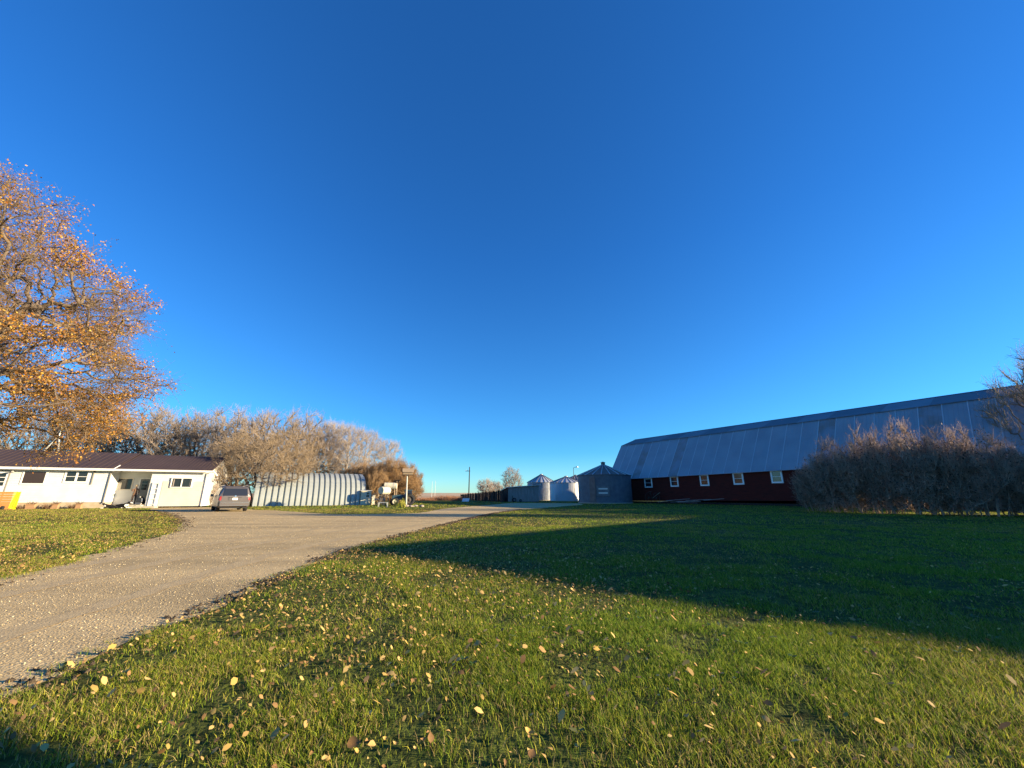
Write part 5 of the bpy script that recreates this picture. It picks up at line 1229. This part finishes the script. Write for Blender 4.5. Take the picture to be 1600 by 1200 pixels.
weed(618, 791.5, .8, 70, 'dark weed tuft below the thick brown post', 'weed_dark'); weed(604, 791.0, .6, 60, 'dark weed tuft in front of the fuel tank legs', 'weed_dark')
# windmill tower behind the house
def windmill():
    Y = 50; b0 = atY(80, 703, Y); b1 = atY(101, 702, Y); ap = atY(92.5, 681, Y); tp = atY(96, 660, Y)
    zb = 0; k = (ap[2] - 0) / (ap[2] - b0[2]); wb = (b1[0] - b0[0]) * k / 2; X = ap[0]
    t = thing('garden_windmill', (X, Y, 0), 'pale tripod windmill tower with a round wheel above the house roof', 'windmill')
    w = MB()
    legs = [(X - wb, Y - wb * .4), (X + wb, Y - wb * .4), (X - wb * .6, Y + wb)]
    for x, y in legs: w.tube((x, y, 0), (X, Y, ap[2]), .07)
    part('tower_leg', w, M['steel_white'], t)
    w = MB()
    for f in (.3, .55, .75, .88):
        q = [(x + (X - x) * f, y + (Y - y) * f, ap[2] * f) for x, y in legs]
        for i in range(3): w.tube(q[i], q[(i + 1) % 3], .045)
    part('tower_brace', w, M['steel_white'], t)
    w = MB(); w.tube((X, Y, ap[2]), (X, Y, tp[2]), .05); part('mast', w, M['steel_white'], t)
    c = atY(94.5, 669, Y); w = MB()
    for i in range(14):
        a = 2 * math.pi * i / 14; a2 = a + .3
        w.add([(X + .1 * math.cos(a), Y - .3, c[2] + .1 * math.sin(a)), (X + .55 * math.cos(a), Y - .28, c[2] + .55 * math.sin(a)), (X + .55 * math.cos(a2), Y - .34, c[2] + .55 * math.sin(a2)), (X + .1 * math.cos(a2), Y - .33, c[2] + .1 * math.sin(a2))], [(0, 1, 2, 3)])
    part('wheel', w, M['cream'], t)
    w = MB(); w.hexa([(X + .1, Y, c[2] - .03), (X + .9, Y + .3, c[2] - .25), (X + .9, Y + .32, c[2] - .25), (X + .1, Y + .02, c[2] - .03), (X + .1, Y, c[2] + .03), (X + .9, Y + .3, c[2] + .25), (X + .9, Y + .32, c[2] + .25), (X + .1, Y + .02, c[2] + .03)]); part('tail_vane', w, M['cream'], t)
windmill()

# ------------------------------------------------------------------ outside the frame: a shop, and an unseen blocker added to shade the lawn
def machine_shop():
    gx = 31.0; tanE = math.tan(SUN_EL) / math.cos(SUN_AZ); ax, ay = G(540, 858)
    yr = ay + (gx - ax) * math.tan(SUN_AZ); h = (gx - ax) * tanE
    hw = 10.6; hn = 16.9; hev = h - hn * .235  # north side drawn out so its shade covers the hedge foot
    t = thing('machine_shop', (gx + 9, yr, 0), 'large white gabled shop outside the frame to the right', 'shop')
    hes = h - hw * .34; prof = [(-hw, 0), (-hw, hes), (0, h - .08), (hn, hev), (hn, 0)]
    w = MB(); a = [(gx, yr + y, z) for y, z in prof]; b = [(gx + 18, yr + y, z) for y, z in prof]
    w.add(a + b, [(0, 1, 2, 3, 4), (9, 8, 7, 6, 5), (0, 5, 6, 1), (4, 3, 8, 9)]); part('wall', w, M['white_siding'], t)
    for s, hev, hw in ((-1, hes, hw), (1, hev, hn)):
        w = MB(); w.hexa([(gx - .3, yr, h - .06), (gx + 18.3, yr, h - .06), (gx + 18.3, yr + s * (hw + .3), hev - .13), (gx - .3, yr + s * (hw + .3), hev - .13), (gx - .3, yr, h), (gx + 18.3, yr, h), (gx + 18.3, yr + s * (hw + .3), hev - .07), (gx - .3, yr + s * (hw + .3), hev - .07)]); part('roof', w, M['galv'], t)
    w = MB(); w.box(gx - .06, gx - .003, yr - 2.4, yr + 2.4, .02, 4.2); part('door', w, M['steel_white'], t)
machine_shop()
def corner_blocker():
    """unseen shed-shaped blocker, added and cut so its shadow fills the lawn corner"""
    gx = 10.0; tE = math.tan(SUN_EL) / math.cos(SUN_AZ); dy = lambda X: (gx - X) * math.tan(SUN_AZ)
    c0 = G(0, 1150); c1 = G(150, 1197)
    z0 = (gx - c0[0]) * tE; z1 = (gx - c1[0]) * tE; y0 = c0[1] + dy(c0[0]); y1 = c1[1] + dy(c1[0])
    t = thing('shade_blocker', (gx + 1.2, -1.5, 0), 'unseen white shed-shaped blocker added to shade the lawn corner', 'shed')
    w = MB(); w.box(gx + .1, gx + 2.4, -4.2, y1 - .55, 0, z1 - .1); part('wall', w, M['white_siding'], t)
    w = MB()
    sl = (z0 - z1) / (y0 - y1); ye = y0 + .25; yb = y1 - .7
    w.hexa([(gx, yb, z1 + sl * (yb - y1)), (gx + .06, yb, z1 + sl * (yb - y1)), (gx + .06, ye, z0 + sl * .25), (gx, ye, z0 + sl * .25), (gx, yb, z0 + 1.3), (gx + .06, yb, z0 + 1.3), (gx + .06, ye, z0 + 1.3), (gx, ye, z0 + 1.3)])
    w.box(gx - .1, gx + 2.7, -4.5, yb - .003, z1 - .098, z0 + 1.3)
    part('roof', w, M['galv'], t)  # prow board and slab shaped only for the shadow they cast
corner_blocker()

# ------------------------------------------------------------------ grass, stones, fallen leaves
road = road_pts
def fan(n, y0, y1, seed, margin=2.0, k=1.36):
    r = np.random.default_rng(seed)
    y = np.sqrt(r.uniform(y0 * y0, y1 * y1, n)); x = r.uniform(-1, 1, n) * (k * y + margin)
    return x, y, r
def lawn_ok(x, y):
    return ~inpoly(x, y, road)
def grass_blades():
    V = []; Fc = []; T = []; off = 0
    GR = np.array([(.15, .235, .020), (.20, .285, .024), (.28, .34, .032), (.06, .11, .014), (.40, .40, .05)])
    DRY = np.array([(.36, .28, .11), (.25, .19, .08), (.42, .35, .15)])
    for (y0, y1, n, hh, ww, seg, seed) in ((.9, 4.2, 330000, .045, .0033, 2, 1), (4.2, 8.5, 330000, .046, .0062, 1, 2), (8.5, 17, 250000, .048, .012, 1, 3), (17, 38, 180000, .050, .028, 1, 4), (38, 72, 90000, .06, .07, 1, 5)):
        x, y, r = fan(n, y0, y1, 100 + seed)
        k = lawn_ok(x + r.normal(size=len(x)) * .10, y + r.normal(size=len(x)) * .10); x = x[k]; y = y[k]
        # worn and dark hollows
        hol = vnoise(x + 60, y + 60, .55, 9) * .6 + vnoise(x + 10, y + 30, .22, 10) * .4
        rut = vnoise(x * .6 + y * .55 + 30, x * .18 - y * .2 + 40, .8, 12)
        dens = np.clip((hol - .27) * 3.4, .10, 1) * np.clip((rut - .16) * 5, .25, 1)
        k = r.random(len(x)) < dens; x = x[k]; y = y[k]; hol = hol[k]; n = len(x)
        z = np.zeros(n); a = r.uniform(0, 2 * math.pi, n); lean = r.normal(size=(n, 2)) * .42 + np.array([[-.10, .0]])
        h = hh * (.5 + .8 * r.random(n)) * (.65 + .6 * hol); wd = ww * (.7 + .6 * r.random(n))
        base = np.stack([x, y, z], 1); sd = np.stack([np.cos(a), np.sin(a), np.zeros(n)], 1) * wd[:, None]
        tipv = base + np.stack([lean[:, 0] * h * 1.3, lean[:, 1] * h * 1.3, h], 1)
        big = vnoise(x + 100, y + 100, 2.6, 14); left = np.clip((-x + .2 * y) / 6, 0, 1)
        dry = r.random(n) < (.05 + .22 * np.clip((big - .45) * 3, 0, 1) + .08 * left)
        c = np.where(dry[:, None], DRY[r.integers(0, 3, n)], GR[r.integers(0, 5, n)]) * (.8 + .45 * r.random((n, 1)))
        c[:, 0] *= 1 + .25 * (big - .5) + .06 * left
        if seg == 2:
            mid = base + np.stack([lean[:, 0] * h * .4, lean[:, 1] * h * .4, h * .55], 1)
            v = np.stack([base - sd * .5, base + sd * .5, mid + sd * .42, mid - sd * .42, tipv], 1); m = 5
            i = off + (np.arange(n) * m)[:, None]; f = np.concatenate([i + np.array([[0, 1, 2]]), i + np.array([[0, 2, 3]]), i + np.array([[3, 2, 4]])])
        else:
            v = np.stack([base - sd * .5, base + sd * .5, tipv], 1); m = 3
            i = off + (np.arange(n) * m)[:, None]; f = i + np.array([[0, 1, 2]])
        V.append(v.reshape(-1, 3)); Fc.append(f); T.append(np.repeat(c, m, axis=0)); off += n * m
    m = attr_mat('grass_blade', .6, .38, .15)
    o = link('lawn_grass', np_mesh('lawn_grass', np.concatenate(V), np.concatenate(Fc), m, False, np.concatenate(T)))
    tag(o, 'short green lawn grass with dry blades mixed in', 'grass', kind='stuff')
grass_blades()

def lawn_weeds():
    r = np.random.default_rng(303); x, y, q = fan(2600, 1.2, 16, 304); k = lawn_ok(x, y); x, y = x[k], y[k]
    cl = vnoise(x + 20, y + 80, 1.4, 61); k = q.random(len(x)) < np.clip((cl - .45) * 3, .03, 1); x, y = x[k], y[k]; n = len(x); V = []; Fc = []; off = 0; T = []
    for j in range(5):
        a = r.uniform(0, 6.28, n); L = r.uniform(.02, .05, n); w_ = L * .3; z0 = .03 + .012 * r.random(n)
        d = np.stack([np.cos(a), np.sin(a), np.full(n, .25)], 1); s_ = np.stack([-np.sin(a), np.cos(a), np.zeros(n)], 1); b = np.stack([x, y, z0], 1)
        v = np.stack([b, b + d * (L * .55)[:, None] + s_ * w_[:, None], b + d * L[:, None], b + d * (L * .55)[:, None] - s_ * w_[:, None]], 1)
        V.append(v.reshape(-1, 3)); Fc.append(off + (np.arange(n) * 4)[:, None] + np.array([[0, 1, 2, 3]])); off += n * 4
        T.append(np.repeat(np.array([(.06, .12, .025), (.09, .15, .03), (.14, .15, .05)])[r.integers(0, 3, n)], 4, axis=0))
    o = link('lawn_weeds', np_mesh('lawn_weeds', np.concatenate(V), np.concatenate(Fc), attr_mat('weed_leaf', .5, .25, .25), False, np.concatenate(T))); tag(o, 'small broad leaved weeds among the lawn grass', 'weeds', kind='stuff')
lawn_weeds()

def gravel_stones():
    r = np.random.default_rng(55); V = []; Fc = []; T = []; off = 0
    O = np.array([(1, 0, 0), (0, 1, 0), (-1, 0, 0), (0, -1, 0), (0, 0, 1), (0, 0, -.6)], float)
    FO = np.array([(0, 1, 4), (1, 2, 4), (2, 3, 4), (3, 0, 4), (1, 0, 5), (2, 1, 5), (3, 2, 5), (0, 3, 5)])
    for (y0, y1, n, s) in ((2.5, 7, 34000, .0065), (7, 13, 30000, .009), (13, 24, 16000, .013)):
        x, y, q = fan(n, y0, y1, int(y0 * 7), 3, 1.45)
        k = inpoly(x, y, road) & (x < 2); x = x[k]; y = y[k]
        band = vnoise(x * .5 + y * .8 + 40, x * .1 + 20, .7, 21); k = q.random(len(x)) < .35 + .65 * band; x = x[k]; y = y[k]; n = len(x)
        sz = s * (.4 + 1.0 * q.random(n) ** 2)
        v = O[None] * (sz[:, None, None]) * (1 + q.normal(size=(n, 6, 1)) * .22)
        a = q.uniform(0, 6.28, n); ca, sa = np.cos(a)[:, None], np.sin(a)[:, None]
        vx = v[:, :, 0] * ca - v[:, :, 1] * sa; vy = v[:, :, 0] * sa + v[:, :, 1] * ca
        v = np.stack([vx + x[:, None], vy + y[:, None], v[:, :, 2] * .7 + .006], 2)
        c = np.array([(.50, .39, .21), (.56, .46, .27), (.38, .285, .15), (.26, .20, .11), (.62, .54, .36)])[q.integers(0, 5, n)]
        V.append(v.reshape(-1, 3)); Fc.append((FO[None] + (off + np.arange(n) * 6)[:, None, None]).reshape(-1, 3)); T.append(np.repeat(c, 6, axis=0)); off += n * 6
    m = attr_mat('loose_stone', .9, 0.0, .2)
    o = link('gravel_stones', np_mesh('gravel_stones', np.concatenate(V), np.concatenate(Fc), m, False, np.concatenate(T))); tag(o, 'loose gravel stones scattered over the driveway', 'gravel', kind='stuff')
gravel_stones()

def soil_edge():
    """crumbled dark soil where the lawn meets the gravel"""
    r = np.random.default_rng(77); n0 = len(near_edge)
    V = []; Fc = []; off = 0; P = [np.array(G(*p)) for p in near_edge]; P2 = [np.array(G(*p)) for p in far_edge[13:]]
    O = np.array([(1, 0, 0), (0, 1, 0), (-1, 0, 0), (0, -1, 0), (0, 0, 1)], float); FO = np.array([(0, 1, 4), (1, 2, 4), (2, 3, 4), (3, 0, 4)])
    pts = []
    for PP, dn, wd in ((P, 150, .10), (P2, 40, .22)):
        for i in range(len(PP) - 1):
            a, b = PP[i], PP[i + 1]
            if min(a[1], b[1]) > 32: continue
            L = np.linalg.norm(b - a); k = int(min(L, 12) * dn); f = r.random((k, 1)); nn = np.array([-(b - a)[1], (b - a)[0]]) / L
            g = vnoise((a + (b - a) * f)[:, 0] + 50, (a + (b - a) * f)[:, 1] + 50, .45, 5)
            q = a + (b - a) * f + nn * (r.normal(size=(k, 1)) * wd); pts.append(q[r.random(k) < np.clip((g - .3) * 3, .1, 1)])
    q = np.concatenate(pts); n = len(q); s = .008 + .016 * r.random(n) ** 2 + .0012 * q[:, 1]
    v = O[None] * s[:, None, None] * (1 + r.normal(size=(n, 5, 1)) * .25); v = v + np.concatenate([q, np.full((n, 1), .003)], 1)[:, None, :]
    o = link('soil_crumbs', np_mesh('soil_crumbs', v.reshape(-1, 3), (FO[None] + (np.arange(n) * 5)[:, None, None]).reshape(-1, 3), M['soil'])); tag(o, 'dark crumbled soil along the edge of the gravel', 'soil', kind='stuff')
soil_edge()

def fallen_leaves():
    LC = [(.47, .31, .11), (.56, .39, .14), (.23, .13, .05), (.36, .21, .08), (.49, .33, .09)]
    mats = [mat('fallen_leaf_%s' % n, c, .7, col2=tuple(x * .7 for x in c), scale=22, spec=.2) for n, c in zip(('tan', 'pale', 'brown', 'rust', 'yellow'), LC)]
    r = np.random.default_rng(91)
    def template(seed, n=7):
        q = np.random.default_rng(seed); L = 1.0; wd = q.uniform(.26, .36); curl = q.uniform(-.9, 1.6); cup = q.uniform(.25, .9); tw = q.normal() * .3
        v = []; 
        for i in range(n):
            t = i / (n - 1); w = wd * math.sin(math.pi * min(1, t * 1.02) ** .75) * (1 + q.normal() * .06) + .004
            x = t - .5; zc = curl * (x * x) * .9; ta = tw * x
            for s in (-1, 0, 1):
                v.append((x, s * w * math.cos(ta), zc + abs(s) * w * cup + s * w * math.sin(ta)))
        f = []
        for i in range(n - 1):
            for j in range(2): a = i * 3 + j; f.append((a, a + 1, a + 4, a + 3))
        v += [(-.5, -.01, v[1][2]), (-.5, .01, v[1][2]), (-.72, .0, v[1][2] + .05)]; k = len(v); f.append((k - 3, k - 2, k - 1, k - 1)[:3])
        return v, f
    temps = [template(s) for s in range(10)]
    meshes = []
    for ti, (v, f) in enumerate(temps):
        for m in mats:
            mb = MB(); mb.add(v, f); meshes.append(mb.mesh('fallen_leaf', m, True))
    # scatter: thick near the drive and below the left tree, thin to the right
    x, y, q = fan(420000, 1.2, 34, 17, 1.5, 1.35)
    k = lawn_ok(x, y); x, y = x[k], y[k]
    d = .10 + .9 * np.clip((-x * .9 + 2.2) / 5, 0, 1) ** 1.2 + .35 * np.exp(-((y - 7) / 4) ** 2) * np.exp(-((x + .5) / 4) ** 2)
    d *= .42 + 2.3 * vnoise(x + 33, y + 12, .7, 31) ** 1.6; d *= np.where(y > 9, .75, 1) * np.where(y > 15, .6, 1) * np.where(y < 3.2, 1.0, 1)
    d *= np.where((x > 3) & (y > 8), .35, 1)
    k = q.random(len(x)) < d; x, y = x[k], y[k]
    # even out areal density of the fan in the foreground
    o_ = np.argsort(np.hypot(x, y)); x, y = x[o_], y[o_]
    n = len(x)
    size = np.where(r.random(n) < np.where(y < 4, .10, .05), r.uniform(.045, .068, n), r.uniform(.016, .036, n))
    NI = 300
    for i in range(min(NI, n)):
        o = link('fallen_leaf', meshes[int(r.integers(0, len(meshes)))])
        o.location = (x[i], y[i], .034 + .014 * r.random() + size[i] * .12); o.rotation_euler = (Matrix.Rotation(.30 + r.normal() * .28, 3, 'Y') @ Matrix.Rotation(r.normal() * .3, 3, 'X') @ Matrix.Rotation(r.uniform(0, 6.28), 3, 'Z')).to_euler(); o.scale = (size[i],) * 3
        tag(o, 'dry tan fallen leaf lying in the foreground grass', 'leaf', 'fallen leaves on the near lawn')
    x, y, size = x[NI:], y[NI:], size[NI:]; n = len(x)
    # the rest of the litter as one mass: folded diamonds, slightly larger with distance as clumps
    L6 = np.array([(-.5, 0, .02), (-.15, .28, .12), (.2, .26, .1), (.5, 0, .08), (.2, -.26, .12), (-.15, -.28, .1)])
    s = size * np.where(y > 12, .72, 1.0)
    a = r.uniform(0, 6.28, n); t1 = r.normal(size=n) * .5; t2 = r.normal(size=n) * .5
    v = L6[None] * s[:, None, None]
    z = v[:, :, 2] + v[:, :, 0] * np.sin(t1)[:, None] + v[:, :, 1] * np.sin(t2)[:, None]
    X = v[:, :, 0] * np.cos(a)[:, None] - v[:, :, 1] * np.sin(a)[:, None]; Yy = v[:, :, 0] * np.sin(a)[:, None] + v[:, :, 1] * np.cos(a)[:, None]
    v = np.stack([X + x[:, None], Yy + y[:, None], z + .048], 2)
    Fq = np.array([(0, 1, 5), (1, 2, 4), (1, 4, 5), (2, 3, 4)])
    c = np.array(LC)[r.integers(0, 5, n)] * (.8 + .4 * r.random((n, 1)))
    o = link('leaf_litter', np_mesh('leaf_litter', v.reshape(-1, 3), (Fq[None] + (np.arange(n) * 6)[:, None, None]).reshape(-1, 3), attr_mat('litter_leaf', .7, .15, .2), False, np.repeat(c, 6, axis=0)))
    tag(o, 'tan leaf litter scattered over the lawn further off', 'leaves', kind='stuff')
fallen_leaves()
